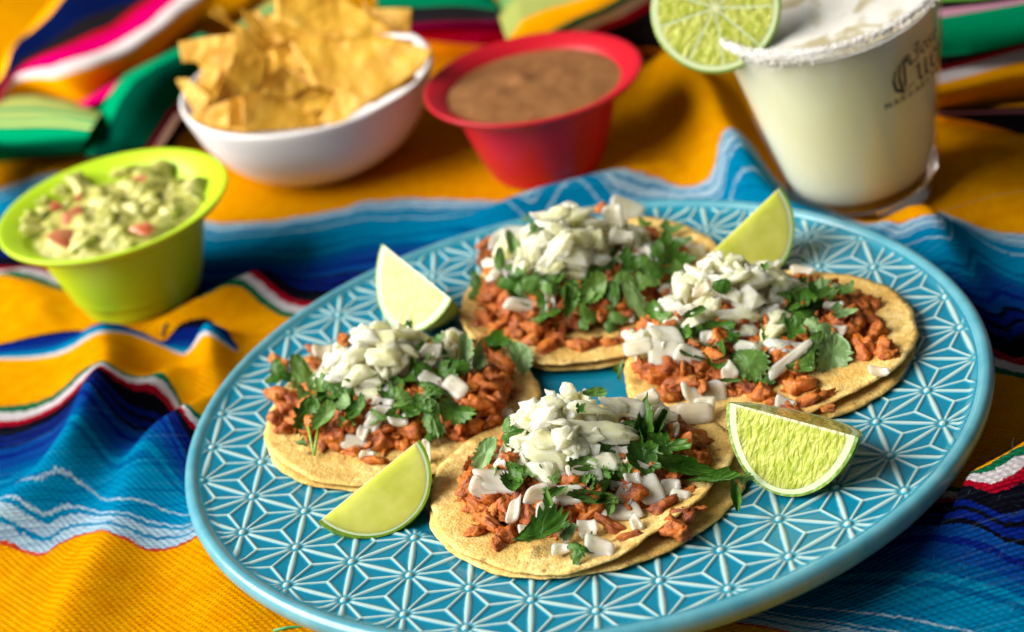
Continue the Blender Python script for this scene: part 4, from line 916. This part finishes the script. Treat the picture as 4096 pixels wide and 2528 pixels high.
def wedge(label, T1, T2, Mp, phi, fmat, rind=0.07, pith=0.20, puff=True):
    T1, T2, Mp = (at(*q) for q in (T1, T2, Mp)); O_ = (T1 + T2) / 2; A = (T2 - T1); Lh = np.linalg.norm(A) / 2; A = A / (2 * Lh)
    E = Mp - O_; E = E - A * (E @ A); Rm = np.linalg.norm(E); E /= Rm; N = np.cross(A, E)
    if N @ (CAM - O_) < 0: N = -N
    print('wedge', label[:24], 'half length', round(Lh, 2), 'radius', round(Rm, 2), 'normal', N.round(2), 'low', round(min(Mp[2], T1[2], T2[2]), 2))
    low = O_ + E * Rm
    t = thing('lime_wedge', label, 'lime wedge', (low[0], low[1], low[2]), 'lime wedges on the plate')
    ph = math.radians(phi)
    shell(t, 'rind', MAT_RIND, O_, A, E, N, Lh, Rm, 0.0, rind, ph)
    shell(t, 'pith', MAT_PITH, O_, A, E, N, Lh, Rm, rind, pith, ph)
    shell(t, 'flesh', fmat, O_ + N * 0.0, A, E, N, Lh, Rm, pith, None, ph, flesh=True)
    return t
wedge('juicy lime wedge with glistening pulp facing up between the front and right tacos', (1740, 962, 3.1), (2054, 1046, 2.8), (1872, 1187, 0.95), 88, MAT_FLESH, pith=0.21)
wedge('smooth lime wedge leaning on the front edge of the left taco', (1003, 1052, 2.2), (762, 1248, 1.4), (978, 1252, 0.8), 62, MAT_MEMBRANE, pith=0.13)
wedge('pale pulpy lime wedge standing between the left and back tacos', (914, 584, 3.0), (1080, 716, 2.2), (925, 768, 0.8), 62, MAT_FLESH, pith=0.22)
wedge('blurred lime wedge standing behind the right taco near the glass', (1868, 446, 3.3), (1652, 650, 1.4), (1868, 640, 0.9), 60, MAT_MEMBRANE, pith=0.16)

# ================================================================== BOWLS
def melamine(name, color):
    mm = M(name); mm.set(rough=0.36, spec=0.45, sss=0.1, ssss=0.004, color=color)
    mm.bump(mm.noise(mm.coords(1, rand=False), 12, 2), 0.05, 0.01); return mm.m
RAM = [(0, .15), (2.1, .1), (2.35, 0), (2.55, .1), (2.75, .5), (3.3, 2.2), (3.68, 3.6), (3.85, 4.05), (4.2, 4.3), (4.7, 4.5), (4.93, 4.7), (5.0, 4.84), (4.93, 4.92), (4.6, 4.8), (4.15, 4.55), (3.85, 4.25), (3.6, 3.9), (3.15, 2.0), (2.6, .6), (0, .5)]
def ramekin(label, base, top, scale, mat):
    base = np.array(base, float); top = np.array(top, float); H = np.linalg.norm(top - base)
    t = thing('bowl', label, 'bowl', base)
    V, F = lathe([(r * scale, z * H / 4.9) for r, z in RAM], base, top, n=120, sub=4)
    obj('bowl_wall', V, F, mat, t); return t, frame_from(top - base), H
rb = at(1283, 430, -1.1)
gb = np.array([-17.82, 16.9, -1.8]); gt = gb + np.array([.015, -.033, 1]) * 4.74
t_green, fr_g, H_g = ramekin('lime green flared bowl holding the chunky guacamole', gb, gt, 1.01, melamine('lime_green_plastic', (0.44, 0.66, 0.015)))
rbase = np.array([1.31, 21.69, -1.93]); rtop = rbase + np.array([.012, -.024, 1]) * 4.62
t_red, fr_r, H_r = ramekin('red flared bowl filled with brown bean puree', rbase, rtop, 1.015, melamine('red_plastic', (0.50, 0.006, 0.018)))
wb = np.array([-9.5, 28.4, -2.1]); wt = wb + np.array([.03, -.05, 1]) * 4.6
t_white = thing('bowl', 'white rounded bowl heaped with yellow corn chips', 'bowl', wb)
WB = [(0, .1), (2.2, .05), (2.6, 0), (3.1, .2), (4.5, 1.25), (5.45, 2.6), (5.95, 4.0), (6.12, 4.62), (6.08, 4.78), (5.94, 4.76), (5.8, 4.5), (5.65, 3.9), (5.15, 2.7), (4.2, 1.5), (2.9, .5), (0, .3)]
V, F = lathe([(r * 1.035, z * .97) for r, z in WB], wb, wt, n=120); obj('bowl_wall', V, F, melamine('white_plastic', (0.80, 0.78, 0.78)), t_white)

# guacamole
def local(base, fr, x, y, z): return np.array(base) + x * fr[0] + y * fr[1] + z * fr[2]
mm = M('mashed_avocado'); mm.set(rough=0.35, sss=0.4, sssr=(.9, 1, .3), ssss=0.004); v = mm.coords(1)
mm.col(mm.ramp(mm.noise(v, 1.5, 4), [(0.28, (0.07, 0.12, 0.02)), (0.40, (0.28, 0.28, 0.04)), (0.55, (0.50, 0.48, 0.13)), (0.75, (0.68, 0.64, 0.30))])); mm.bump(mm.noise(v, 3, 4), 0.8, 0.12); MAT_AVO = mm.m
mm = M('tomato'); mm.set(rough=0.3, sss=0.3, ssss=0.003); mm.col(mm.ramp(mm.noise(mm.coords(1), 1.4, 3), [(0.3, (0.42, 0.07, 0.02)), (0.7, (0.62, 0.27, 0.13))])); MAT_TOM = mm.m
t_guac = thing('guacamole', 'chunky guacamole with tomato pieces in the green bowl', 'guacamole', local(gb, fr_g, 0, 0, 2.5))
V = []; na, nr = 80, 24
for k in range(nr + 1):
    for i in range(na):
        f = k / nr; a = 2 * math.pi * i / na; r = 3.88 * f
        x, y = r * math.cos(a), r * math.sin(a); z = 4.05 + 0.95 * (1 - f * f) + 0.5 * fnoise((x, y, 0), 0.9, 3) * (1 - f ** 4)
        V.append(local(gb, fr_g, x, y, z * H_g / 4.9))
obj('mash', V, [[k * na + i, (k + 1) * na + i, (k + 1) * na + (i + 1) % na, k * na + (i + 1) % na] for k in range(nr) for i in range(na)], MAT_AVO, t_guac)
AVO = [unit('avocado_chunk', *lump(300 + s, ICO3, 0.35, 1.8, (1, .8, .7), 5, .15), MAT_AVO) for s in range(6)]
TOM = [unit('tomato_piece', *cut_piece(320 + s, (1.1, .9, .6), 9, 0.04), MAT_TOM, sharp=50) for s in range(3)]
rng = random.Random(5)
def in_bowl(px, py, base, fr, zl):      # the line of sight meets the level zl inside a tilted bowl
    d = ray(px, py); n = fr[2]; p = np.array(base) + n * zl; return CAM + d * (((p - CAM) @ n) / (d @ n))
GA = [(0, 552 * 0, 0)]
for (x, y, s) in [(250, 620, 130), (430, 560, 150), (480, 420, 120), (640, 400, 170), (800, 430, 160), (830, 560, 190), (1180, 530, 190), (1240, 600, 130), (1120, 580, 150), (1420, 420, 220), (1490, 480, 150), (940, 270, 130), (1060, 250, 110), (1200, 290, 160), (700, 620, 170), (760, 720, 180), (900, 760, 190), (1020, 720, 130), (640, 760, 150), (300, 720, 150), (330, 500, 110), (560, 500, 150), (1300, 520, 100), (1000, 470, 120), (860, 660, 140), (620, 820, 130), (480, 330 + 60, 100), (1330, 380, 120)]:
    vx, vy = x * .3165, 329 + y * .3165; p = in_bowl(vx, vy, gb, fr_g, 4.35 * H_g / 4.9)
    sz = s * .3165 * (RR[2] @ (p - CAM)) / PXV; fr = frame_from((rng.uniform(-1, 1), rng.uniform(-1, 1), 1), (1, rng.uniform(-1, 1), 0))
    put(rng.choice(AVO), 'avocado_chunk', t_guac, p, fr[0], fr[1], fr[2], sz * 1.9, sz * 1.7, sz * 1.3)
for (x, y, w_, h_) in [(1040, 380, 210, 200), (570, 620, 230, 190), (510, 760, 240, 160), (1080, 690, 180, 110), (600, 460, 60, 60), (1080, 330, 130, 90), (700, 500, 90, 80), (420, 520, 110, 90), (900, 640, 90, 70)]:
    vx, vy = x * .3165, 329 + y * .3165; p = in_bowl(vx, vy, gb, fr_g, 4.75 * H_g / 4.9); k_ = .3165 * (RR[2] @ (p - CAM)) / PXV
    fr = frame_from((rng.uniform(-.4, .4), -0.5, 1), (1, rng.uniform(-.6, .6), 0)); put(rng.choice(TOM), 'tomato_piece', t_guac, p, fr[0], fr[1], fr[2], w_ * k_ * 1.35, h_ * k_ * 1.5, h_ * k_ * 1.2)
# beans
mm = M('bean_puree'); mm.set(rough=0.42, sss=0.15, ssss=0.003); v = mm.coords(1)
c = mm.ramp(mm.noise(v, 0.9, 4), [(0.3, (0.19, 0.075, 0.020)), (0.7, (0.30, 0.135, 0.045))]); c = mm.mix(mm.ramp(mm.noise(v, 2.3, 3), [(0.62, (0,) * 3), (0.75, (.7,) * 3)]), c, (0.42, 0.14, 0.07))
mm.col(c); mm.bump(mm.noise(v, 2.0, 4), 0.5, 0.08)
t_beans = thing('bean_puree', 'smooth brown bean puree level with the lip of the red bowl', 'beans', local(rbase, fr_r, 0, 0, 3))
V = []
for k in range(nr + 1):
    for i in range(na):
        f = k / nr; a = 2 * math.pi * i / na; r = 4.12 * f; x, y = r * math.cos(a), r * math.sin(a)
        bl = 0.22 * math.exp(-((x + .5) ** 2 + (y - .6) ** 2) / .25) + 0.12 * math.exp(-((x + 1.8) ** 2 + (y + .3) ** 2) / .2) + .1 * math.exp(-((x - 1.2) ** 2 + (y - .8) ** 2) / .2)
        V.append(local(rbase, fr_r, x, y, (4.40 + 0.12 * (1 - f ** 4) + 0.06 * fnoise((x, y, 0), 0.8, 3) * (1 - f ** 4) + bl) * H_r / 4.9))
obj('puree_surface', V, [[k * na + i, (k + 1) * na + i, (k + 1) * na + (i + 1) % na, k * na + (i + 1) % na] for k in range(nr) for i in range(na)], mm.m, t_beans)

# ================================================================== CHIPS
mm = M('corn_chip'); mm.set(rough=0.5, sss=0.2, ssss=0.003, spec=0.4); v = mm.coords(1)
c = mm.ramp(mm.noise(v, 0.8, 4), [(0.3, (0.52, 0.25, 0.010)), (0.55, (0.66, 0.36, 0.025)), (0.8, (0.78, 0.50, 0.09))]); c = mm.mix(mm.ramp(mm.voro(v, 1.6), [(0.08, (.5,) * 3), (0.16, (0,) * 3)]), c, (0.40, 0.16, 0.03))
mm.col(c); mm.bump(mm.math('ADD', mm.noise(v, 1.6, 3), mm.math('MULTIPLY', mm.noise(v, 6, 3), .5)), 0.8, 0.12); MAT_CHIP = mm.m
def chip(label, poly, z, n, bend=0.12, seed=0):
    poly = [(358.9 + .3363 * x, .3363 * y) for x, y in poly]; cx = sum(p[0] for p in poly) / len(poly); cy = sum(p[1] for p in poly) / len(poly)
    c = at(cx, cy, z - 1.25); n = np.array(n, float); n /= np.linalg.norm(n); P = []
    for px, py in poly: d = ray(px, py); P.append(CAM + d * (((c - CAM) @ n) / (d @ n)))
    fr = frame_from(n); L = [((p - c) @ fr[0], (p - c) @ fr[1]) for p in P]
    bm = bmesh.new(); vs = [bm.verts.new((a, b, 0)) for a, b in L]; bm.faces.new(vs); bmesh.ops.triangulate(bm, faces=bm.faces)
    bmesh.ops.subdivide_edges(bm, edges=bm.edges, cuts=9, use_grid_fill=True); bmesh.ops.triangulate(bm, faces=bm.faces)
    V = np.array([v_.co[:] for v_ in bm.verts]); F = [[v_.index for v_ in f.verts] for f in bm.faces]
    be = [[v_.index for v_ in e.verts] for e in bm.edges if len(e.link_faces) == 1]; bm.free()
    N_ = len(V); out = []
    for side in (.035, -.035):
        for q in V: out.append(c + q[0] * fr[0] + q[1] * fr[1] + (side + bend * q[0] * q[0] * 0.5 + 0.08 * bend * q[0] * q[1] + 0.14 * fnoise((q[0], q[1], 0), 0.8, seed) + 0.05 * fnoise((q[0], q[1], 0), 2.6, seed + 2)) * fr[2])
    FF_ = F + [[a + N_ for a in f][::-1] for f in F] + [[a, b, b + N_, a + N_] for a, b in be]
    o = obj('tortilla_chip', out, FF_, MAT_CHIP, origin=c)
    bm = bmesh.new(); bm.from_mesh(o.data); bmesh.ops.recalc_face_normals(bm, faces=bm.faces); bm.to_mesh(o.data); bm.free()
    o['label'] = label; o['category'] = 'corn chip'; o['group'] = 'corn chips in the white bowl'
chip('front corn chip standing behind the near lip of the white bowl', [(650, 650), (800, 635), (1000, 615), (1220, 650), (1430, 690), (1370, 830), (1200, 910), (660, 950)], 4.0, (0.15, -1, 0.55), .05, 1)
chip('big bubbly corn chip pointing right toward the red bowl', [(1010, 330), (1300, 270), (1700, 258), (2030, 390), (1950, 500), (1600, 735), (1190, 625)], 5.2, (-0.1, -0.7, 0.8), .08, 2)
chip('topmost large corn chip, cut off by the upper edge of the photo', [(885, -60), (1300, -60), (1540, 90), (1760, 262), (1340, 285), (1120, 240), (900, 150)], 7.0, (0.1, -0.6, 0.8), .1, 3)
chip('square-ended corn chip at the back right of the bowl', [(1500, -30), (1560, 60), (1862, 62), (1850, 245), (1700, 235), (1560, 150)], 6.0, (-0.3, -0.8, 0.5), .05, 4)
chip('tall narrow corn chip curving up at the left of the heap', [(640, 175), (720, 260), (830, 430), (805, 640), (600, 700), (420, 760), (320, 830), (440, 700), (540, 520), (600, 330)], 6.2, (0.5, -0.9, 0.35), .22, 5)
chip('upright corn chip with a straight top edge at the far left of the heap', [(210, 300), (420, 262), (625, 238), (610, 400), (520, 620), (400, 560), (345, 440), (240, 440)], 5.8, (-0.25, -1, 0.35), .1, 6)
chip('small chip corner poking over the left lip of the white bowl', [(190, 565), (265, 560), (450, 700), (330, 815), (240, 660)], 4.6, (-0.3, -0.8, 0.6), .1, 7)
chip('curled chip tip sticking up at the back left of the heap', [(420, 115), (470, 38), (520, 60), (570, 150), (720, 250), (900, 300), (880, 340), (700, 290), (540, 170)], 6.6, (0.3, -0.8, 0.6), .3, 8)
chip('narrow curled chip behind the tall one, lit along its edge', [(650, 75), (720, 82), (850, 215), (1010, 300), (830, 335), (720, 265)], 6.8, (0.3, -0.8, 0.7), .3, 9)
chip('bright corn chip wedged in the middle behind the front chip', [(820, 490), (950, 470), (1140, 620), (1000, 700), (800, 680)], 5.0, (0.1, -0.8, 0.7), .1, 10)
chip('steep chip in the middle with its pale edge toward the bubbly chip', [(1035, 340), (1110, 380), (1195, 625), (960, 580), (990, 420)], 5.4, (-0.6, -0.8, 0.4), .1, 11)
chip('shaded chip deep in the gap at the center of the heap', [(800, 380), (1050, 325), (1010, 450), (960, 520), (830, 500)], 4.9, (0.2, -0.7, 0.7), .1, 12)
chip('front left chip leaning against the near lip', [(280, 835), (440, 740), (600, 640), (670, 650), (670, 945), (460, 925)], 4.1, (-0.25, -0.9, 0.5), .1, 13)
chip('shaded chip end behind the right corner of the front chip', [(1350, 640), (1600, 720), (1460, 800), (1330, 900), (1200, 860)], 3.7, (-0.2, -0.8, 0.6), .05, 14)
chip('broad chip lying back under the topmost one', [(880, 170), (1340, 120), (1360, 270), (1120, 310), (880, 300)], 5.7, (0.1, -0.6, 0.9), .1, 15)
chip('low chip filling the right side of the bowl under the bubbly chip', [(1200, 560), (1850, 420), (1750, 620), (1400, 800), (1100, 800)], 3.9, (0.1, -0.5, 0.9), .03, 16)
chip('low chip filling the left side of the bowl under the tall chip', [(330, 600), (760, 520), (1000, 700), (900, 860), (420, 860)], 3.9, (0.1, -0.5, 0.9), .03, 17)
chip('back chip showing between the curled tips and the topmost chip', [(700, 160), (960, 60), (1000, 300), (760, 330)], 5.8, (0.1, -0.8, 0.6), .1, 18)

for k_, (lab, cx_, cy_, ww, hh, zz, nn, rot_) in enumerate([
    ('small chip shard standing between the tall chip and the front chip', 720, 560, 150, 300, 4.9, (0.5, -.8, .4), 10),
    ('chip edge seen end-on above the bright middle chip', 980, 430, 260, 90, 5.6, (0, -.5, .9), 15),
    ('dark chip corner in the gap behind the tall chip', 760, 330, 200, 160, 5.4, (.2, -.8, .5), 30),
    ('thin chip edge rising beside the topmost chip', 800, 200, 90, 260, 6.3, (-.4, -.8, .4), -30),
    ('chip lying under the square-ended one at the back right', 1720, 330, 330, 130, 5.2, (-.2, -.6, .8), 10),
    ('chip corner above the right lip of the bowl', 1760, 560, 260, 160, 4.3, (-.4, -.7, .6), -25),
    ('chip filling the gap under the two narrow curled chips', 930, 330, 300, 170, 4.8, (.1, -.6, .8), 8),
    ('chip filling the gap behind the middle of the front chip', 1130, 640, 300, 170, 4.3, (0, -.6, .8), -6),
    ('narrow chip leaning at the far left inside the bowl', 400, 600, 130, 300, 4.7, (-.4, -.8, .4), 25),
    ('chip corner between the front chip and the front left chip', 620, 800, 160, 220, 4.2, (.3, -.9, .4), 5)]):
    a_ = math.radians(rot_); chip(lab, [(cx_ + u * ww / 2 * math.cos(a_) - v_ * hh / 2 * math.sin(a_), cy_ + u * ww / 2 * math.sin(a_) + v_ * hh / 2 * math.cos(a_)) for u, v_ in ((-1, -.8), (.9, -1), (1, .9), (-.7, 1))], zz, nn, .15, 30 + k_)

# ================================================================== GLASS WITH DRINK
GB = np.array([13.85, 11.9, -1.75]); GT = np.array([12.55, 10.98, 7.9])
fr_c = frame_from(GT - GB); GH = np.linalg.norm(GT - GB)
print('glass', GB, GT, GH)
r_b, r_t = 2.82, 4.56
def gr(z): return r_b + (r_t - r_b) * (z / GH) ** 0.85
t_glass = thing('drinking_glass', 'clear tapered tumbler with black lettering and salted rim behind the plate', 'glass', GB)
mm = M('clear_glass'); gt_ = mm.node('ShaderNodeBsdfTransparent'); gg = mm.node('ShaderNodeBsdfGlossy'); gg.inputs['Roughness'].default_value = 0.03; gt_.inputs[0].default_value = (0.99, 0.99, 0.985, 1)
lw = mm.node('ShaderNodeLayerWeight'); lw.inputs['Blend'].default_value = 0.5; gm = mm.node('ShaderNodeMixShader'); mm.L(mm.math('ADD', mm.math('MULTIPLY', mm.math('POWER', lw.outputs['Facing'], 4), 0.5), 0.03), gm.inputs[0]); mm.L(gt_.outputs[0], gm.inputs[1]); mm.L(gg.outputs[0], gm.inputs[2]); mm.L(gm.outputs[0], mm.out.inputs[0]); MAT_GLASS = mm.m
mm = M('thick_glass_base'); mm.set(color=(1, 1, 1), rough=0.02, trans=1.0, ior=1.48); MAT_GBASE = mm.m
prof = [(0, 0.06), (r_b - .5, 0.04), (r_b - .2, 0.0), (r_b - .02, .12), (gr(.6), .6), (gr(2.5), 2.5), (gr(5), 5), (gr(7.5), 7.5), (gr(GH - .05), GH - .05), (gr(GH) - .06, GH), (gr(GH) - .14, GH - .06), (gr(7.5) - .16, 7.5), (gr(5) - .17, 5), (gr(2.5) - .18, 2.5), (gr(1.7) - .2, 1.75), (gr(1.4) - .5, 1.38), (0, 1.3)]
V, F = lathe(prof, GB, GT, n=128, sub=4); obj('glass_wall', V, F, MAT_GLASS, t_glass)
V, F = lathe([(0, 0.09), (r_b - .5, 0.07), (r_b - .22, 0.04), (r_b - .06, .14), (gr(.62) - .03, .6), (gr(1.2) - .03, 1.15), (gr(1.25) - .25, 1.26), (0, 1.26)], GB, GT, n=128, sub=4); obj('glass_base', V, F, MAT_GBASE, t_glass)
t_drink = thing('cocktail', 'cloudy pale yellow margarita with white foam filling the tumbler', 'drink', local(GB, fr_c, 0, 0, .9))
mm = M('cloudy_margarita'); mm.set(rough=0.3, sss=1.0, sssr=(1, .9, .7), ssss=0.05, spec=0.05, color=(0.94, 0.87, 0.56)); MAT_DRINK = mm.m
lv = GH - 0.75
V, F = lathe([(0, 1.34), (gr(1.4) - .55, 1.42), (gr(1.7) - .215, 1.78), (gr(2.5) - .19, 2.5), (gr(5) - .18, 5), (gr(7.5) - .17, 7.5), (gr(lv) - .165, lv), (gr(lv) - .3, lv - .04), (2.5, lv - .06), (0, lv - .06)], GB, GT, n=128, sub=4); obj('liquid', V, F, MAT_DRINK, t_drink)
mm = M('white_foam'); mm.set(rough=0.4, sss=0.3, ssss=0.003); mm.col(mm.ramp(mm.noise(mm.coords(1, rand=False), 0.40, 2, .5, 1.2), [(0.42, (0.46, 0.40, 0.24)), (0.52, (0.74, 0.72, 0.66))])); mm.bump(mm.noise(mm.coords(1, rand=False), .8, 3), .2, .1)
V = []
for k in range(21):
    for i in range(96):
        f = k / 20; a = 2 * math.pi * i / 96; r = (gr(lv) - .18) * f; x, y = r * math.cos(a), r * math.sin(a)
        V.append(local(GB, fr_c, x, y, lv + .02 + 0.04 * fnoise((x, y, 0), .7, 8) + .12 * f ** 6))
obj('foam', V, [[k * 96 + i, (k + 1) * 96 + i, (k + 1) * 96 + (i + 1) % 96, k * 96 + (i + 1) % 96] for k in range(20) for i in range(96)], mm.m, t_drink)
# salt crust: uneven band of grains on the lip
rng = random.Random(3); SV_, SF = [], []
CUBE = [(-1, -1, -1), (1, -1, -1), (1, 1, -1), (-1, 1, -1), (-1, -1, 1), (1, -1, 1), (1, 1, 1), (-1, 1, 1)]; CF = [[3, 2, 1, 0], [4, 5, 6, 7], [0, 1, 5, 4], [1, 2, 6, 5], [2, 3, 7, 6], [3, 0, 4, 7]]
for i in range(7000):
    a = rng.uniform(0, 2 * math.pi); dep = 0.55 + 0.35 * fnoise((math.cos(a) * 2, math.sin(a) * 2, 0), 1.2, 4)
    zz = GH + .04 - abs(rng.gauss(0, .36)) * dep; zz = max(zz, GH - 1.1); r = gr(min(zz, GH)) + rng.uniform(0.0, 0.05) if zz < GH - .02 else gr(GH) - rng.uniform(0, .14)
    c = local(GB, fr_c, r * math.cos(a), r * math.sin(a), zz); f3 = frame_from((rng.uniform(-1, 1), rng.uniform(-1, 1), rng.uniform(.1, 1))); s = rng.uniform(.010, .028); b0 = len(SV_)
    for q in CUBE: SV_.append(c + s * (q[0] * f3[0] + q[1] * f3[1] + q[2] * f3[2]))
    for f in CF: SF.append([b0 + k for k in f])
mm = M('salt'); mm.set(color=(0.93, 0.92, 0.92), rough=0.8, spec=0.0); o = obj('salt_rim', SV_, SF, mm.m, t_glass, smooth=False); o['kind'] = 'stuff'
# broad-nib black lettering printed on the outside of the glass
INK = simple('black_print', (0.012, 0.012, 0.014), 0.45)
GL = {  # strokes in a 1 x 1.4 box, polylines
 'J': [[(.15, 1.0), (.45, 1.08), (.8, 1.02)], [(.55, 1.05), (.55, .1), (.4, -.12), (.1, -.05)], [(.3, .75), (.3, .5)]],
 'o': [[(.18, .62), (.18, .15), (.45, 0)], [(.2, .62), (.5, .74), (.68, .6), (.68, .15), (.45, 0)]],
 's': [[(.6, .68), (.35, .74), (.2, .58), (.6, .28), (.5, .04), (.15, .06)]],
 'e': [[(.2, .6), (.2, .15), (.42, 0), (.65, .12)], [(.2, .62), (.45, .74), (.62, .56), (.25, .34)]],
 "'": [[(.2, .9), (.5, 1.08)]],
 'C': [[(.95, 1.15), (.6, 1.3), (.25, 1.05), (.12, .65), (.2, .2), (.55, -.05), (1.0, .1)], [(.45, 1.2), (.36, .65), (.45, .08)], [(.62, 1.28), (.6, .15)], [(.85, 1.05), (1.02, .95)], [(.30, 1.2), (.7, 1.42), (.92, 1.35)]],
 'u': [[(.05, .68), (.2, .74), (.2, .12), (.38, 0), (.6, .12)], [(.6, .74), (.6, .1), (.75, 0)]],
 'r': [[(.05, .66), (.22, .74), (.22, 0)], [(.22, .62), (.45, .76), (.6, .66)], [(.12, 0), (.34, .02)]],
 'v': [[(.05, .72), (.2, .74), (.2, .2), (.42, 0)], [(.42, 0), (.64, .25), (.64, .66), (.52, .76)]],
 'M': [[(.1, 0), (.1, 1), (.5, .35), (.9, 1), (.9, 0)]], 'A': [[(.05, 0), (.5, 1), (.95, 0)], [(.25, .35), (.75, .35)]],
 'R': [[(.1, 0), (.1, 1), (.6, 1), (.75, .78), (.6, .52), (.1, .5)], [(.45, .5), (.8, 0)]], 'G': [[(.85, .85), (.5, 1), (.15, .75), (.15, .25), (.5, 0), (.85, .2), (.85, .45), (.55, .45)]],
 'I': [[(.3, 0), (.3, 1)]], 'T': [[(.05, 1), (.85, 1)], [(.45, 1), (.45, 0)]]}
def letters(name, text, a0, z0, h, adv, nib, ang):
    """strokes of a flat nib laid on the cone of the glass; a = arc length from the camera-facing line"""
    V, F = [], []; a = a0; phi0 = PH0
    nx, ny = nib * math.cos(ang), nib * math.sin(ang)
    for ch in text:
        for st in GL[ch]:
            P = []
            for k in range(len(st) - 1):
                for q in range(5): P.append((st[k][0] + (st[k + 1][0] - st[k][0]) * q / 5, st[k][1] + (st[k + 1][1] - st[k][1]) * q / 5))
            P.append(st[-1]); b0 = len(V)
            for (u, w_) in P:
                for sg in ((-1, -1), (1, 1)):
                    for off in (0.03, 0.045):
                        uu = a + u * h + sg[0] * nx; zz = z0 + w_ * h + sg[1] * ny; r = gr(zz) + off; th = phi0 + uu / gr(zz)
                        V.append(local(GB, fr_c, r * math.cos(th), r * math.sin(th), zz))
            n = len(P)
            for i in range(n - 1):
                o_ = b0 + 4 * i
                F += [[o_ + 1, o_ + 5, o_ + 7, o_ + 3], [o_, o_ + 2, o_ + 6, o_ + 4], [o_, o_ + 4, o_ + 5, o_ + 1], [o_ + 2, o_ + 3, o_ + 7, o_ + 6]]
            F += [[b0, b0 + 1, b0 + 3, b0 + 2], [b0 + 4 * (n - 1), b0 + 4 * (n - 1) + 2, b0 + 4 * (n - 1) + 3, b0 + 4 * (n - 1) + 1]]
        a += adv[text.index(ch)] * h if isinstance(adv, list) else adv * h
    return obj(name, V, F, INK, t_glass, smooth=False)
def ang_of(px, py, z):        # angle round the glass where a line of sight meets it
    d = ray(px, py); best = None
    for s in np.linspace(0.6, 1.6, 4000):
        p = CAM + d * (s * 62 / np.linalg.norm(d)); q = p - GB; zz = q @ fr_c[2]; r = math.hypot(q @ fr_c[0], q @ fr_c[1])
        if 0 < zz < GH and r <= gr(zz): return math.atan2(q @ fr_c[1], q @ fr_c[0]), zz
    return 0, z
PH0, zC = ang_of(2133, 232, 4); phM, zM = ang_of(2117, 262, 3); phJ, zJ = ang_of(2180, 146, 6)
print('text', PH0, zC, zM, phJ, zJ)
letters('lettering', 'Cuervo', 0.0, zC, 1.05, [1.12, .80, .72, .68, .76, .8], 0.078, math.radians(35))
letters('lettering', 'Jose', (phJ - PH0) * gr(zJ), zJ, 0.62, .72, 0.05, math.radians(35))
letters('lettering', 'MARGARITA', (phM - PH0) * gr(zM), zM, 0.26, 1.35, 0.032, math.radians(20))
# lime wheel cut onto the rim
def wheel():
    ctr = None
    d = ray(1712, 20); p_rim = None
    # the wheel's plane faces the camera and holds the rim point nearest photo (1733, 85)
    best = min(((np.linalg.norm(np.cross(local(GB, fr_c, gr(GH) * math.cos(a), gr(GH) * math.sin(a), GH) - CAM, ray(1731, 72) / np.linalg.norm(ray(1731, 72)))), a) for a in np.linspace(0, 2 * math.pi, 720)))
    rim = local(GB, fr_c, gr(GH) * math.cos(best[1]), gr(GH) * math.sin(best[1]), GH)
    n = (CAM - rim); n /= np.linalg.norm(n); n = n + np.array([-0.10, 0, 0.15]); n /= np.linalg.norm(n)
    c = CAM + d * (((rim - CAM) @ n) / (d @ n)); R = 155 * (RR[2] @ (c - CAM)) / PXV
    t = thing('lime_slice', 'round lime slice slotted onto the salted rim of the glass', 'lime slice', c - np.array([0, 0, R])); fr = frame_from(n, RR[0])
    th = 0.30; print('wheel R', R, c, rim)
    def ringpart(name, mat, r0, r1, bulge=0):
        V = []; n_ = 96
        for i in range(n_):
            a = 2 * math.pi * i / n_
            for (r, z) in ((r0, -th / 2), (r1, -th / 2 + bulge), (r1, th / 2 - bulge), (r0, th / 2)): V.append(c + fr[0] * r * math.cos(a) + fr[1] * r * math.sin(a) + fr[2] * z)
        F = [[i * 4 + k, i * 4 + (k + 1) % 4, ((i + 1) % n_) * 4 + (k + 1) % 4, ((i + 1) % n_) * 4 + k] for i in range(n_) for k in range(4)]
        return obj(name, V, F, mat, t, smooth=False)
    ringpart('rind', MAT_RIND, R - .09, R, .03); ringpart('pith', MAT_PITH, R - .27, R - .09)
    V, F = [], []
    for s in range(9):
        a0 = 2 * math.pi * s / 9 + .05 * math.sin(s * 2.3) + .014; a1 = 2 * math.pi * (s + 1) / 9 + .05 * math.sin((s + 1) * 2.3 if s < 8 else 0) - .014; ns = 12; rad = []
        pts = [(0.12, (a0 + a1) / 2)] + [(R - .29, a0 + (a1 - a0) * k / ns) for k in range(ns + 1)]
        pts = [pts[0]] + [(R - .6, a0 + .01)] + pts[1:] + [(R - .6, a1 - .01)]
        V = []; rad = []; axl = []
        for z in (th / 2 + .01, -th / 2 - .01):
            for r, a in pts: V.append(c + fr[0] * r * math.cos(a) + fr[1] * r * math.sin(a) + fr[2] * z); rad.append(r); axl.append(a * 1.3)
        m_ = len(pts); F = [list(range(m_)), list(range(m_, 2 * m_))[::-1]] + [[k, m_ + k, m_ + (k + 1) % m_, (k + 1) % m_] for k in range(m_)]
        o = obj('segment', V, F, MAT_FLESH, t, smooth=False); attr(o.data, 'rad', rad); attr(o.data, 'axial', axl)
    V, F = lathe([(0, -th / 2 + .005), (R - .27, -th / 2 + .005), (R - .27, th / 2 - .005), (0, th / 2 - .005)], c, c + fr[2], n=60, sub=1); obj('core', V, F, MAT_PITH, t, smooth=False)
wheel()
for o in list(bpy.data.objects):
    if o.type == 'MESH' and o.name.startswith('blanket') is False: pass
print('objects', len(bpy.data.objects), 'tris', sum(len(m_.loops) - 2 * len(m_.polygons) for m_ in bpy.data.meshes))
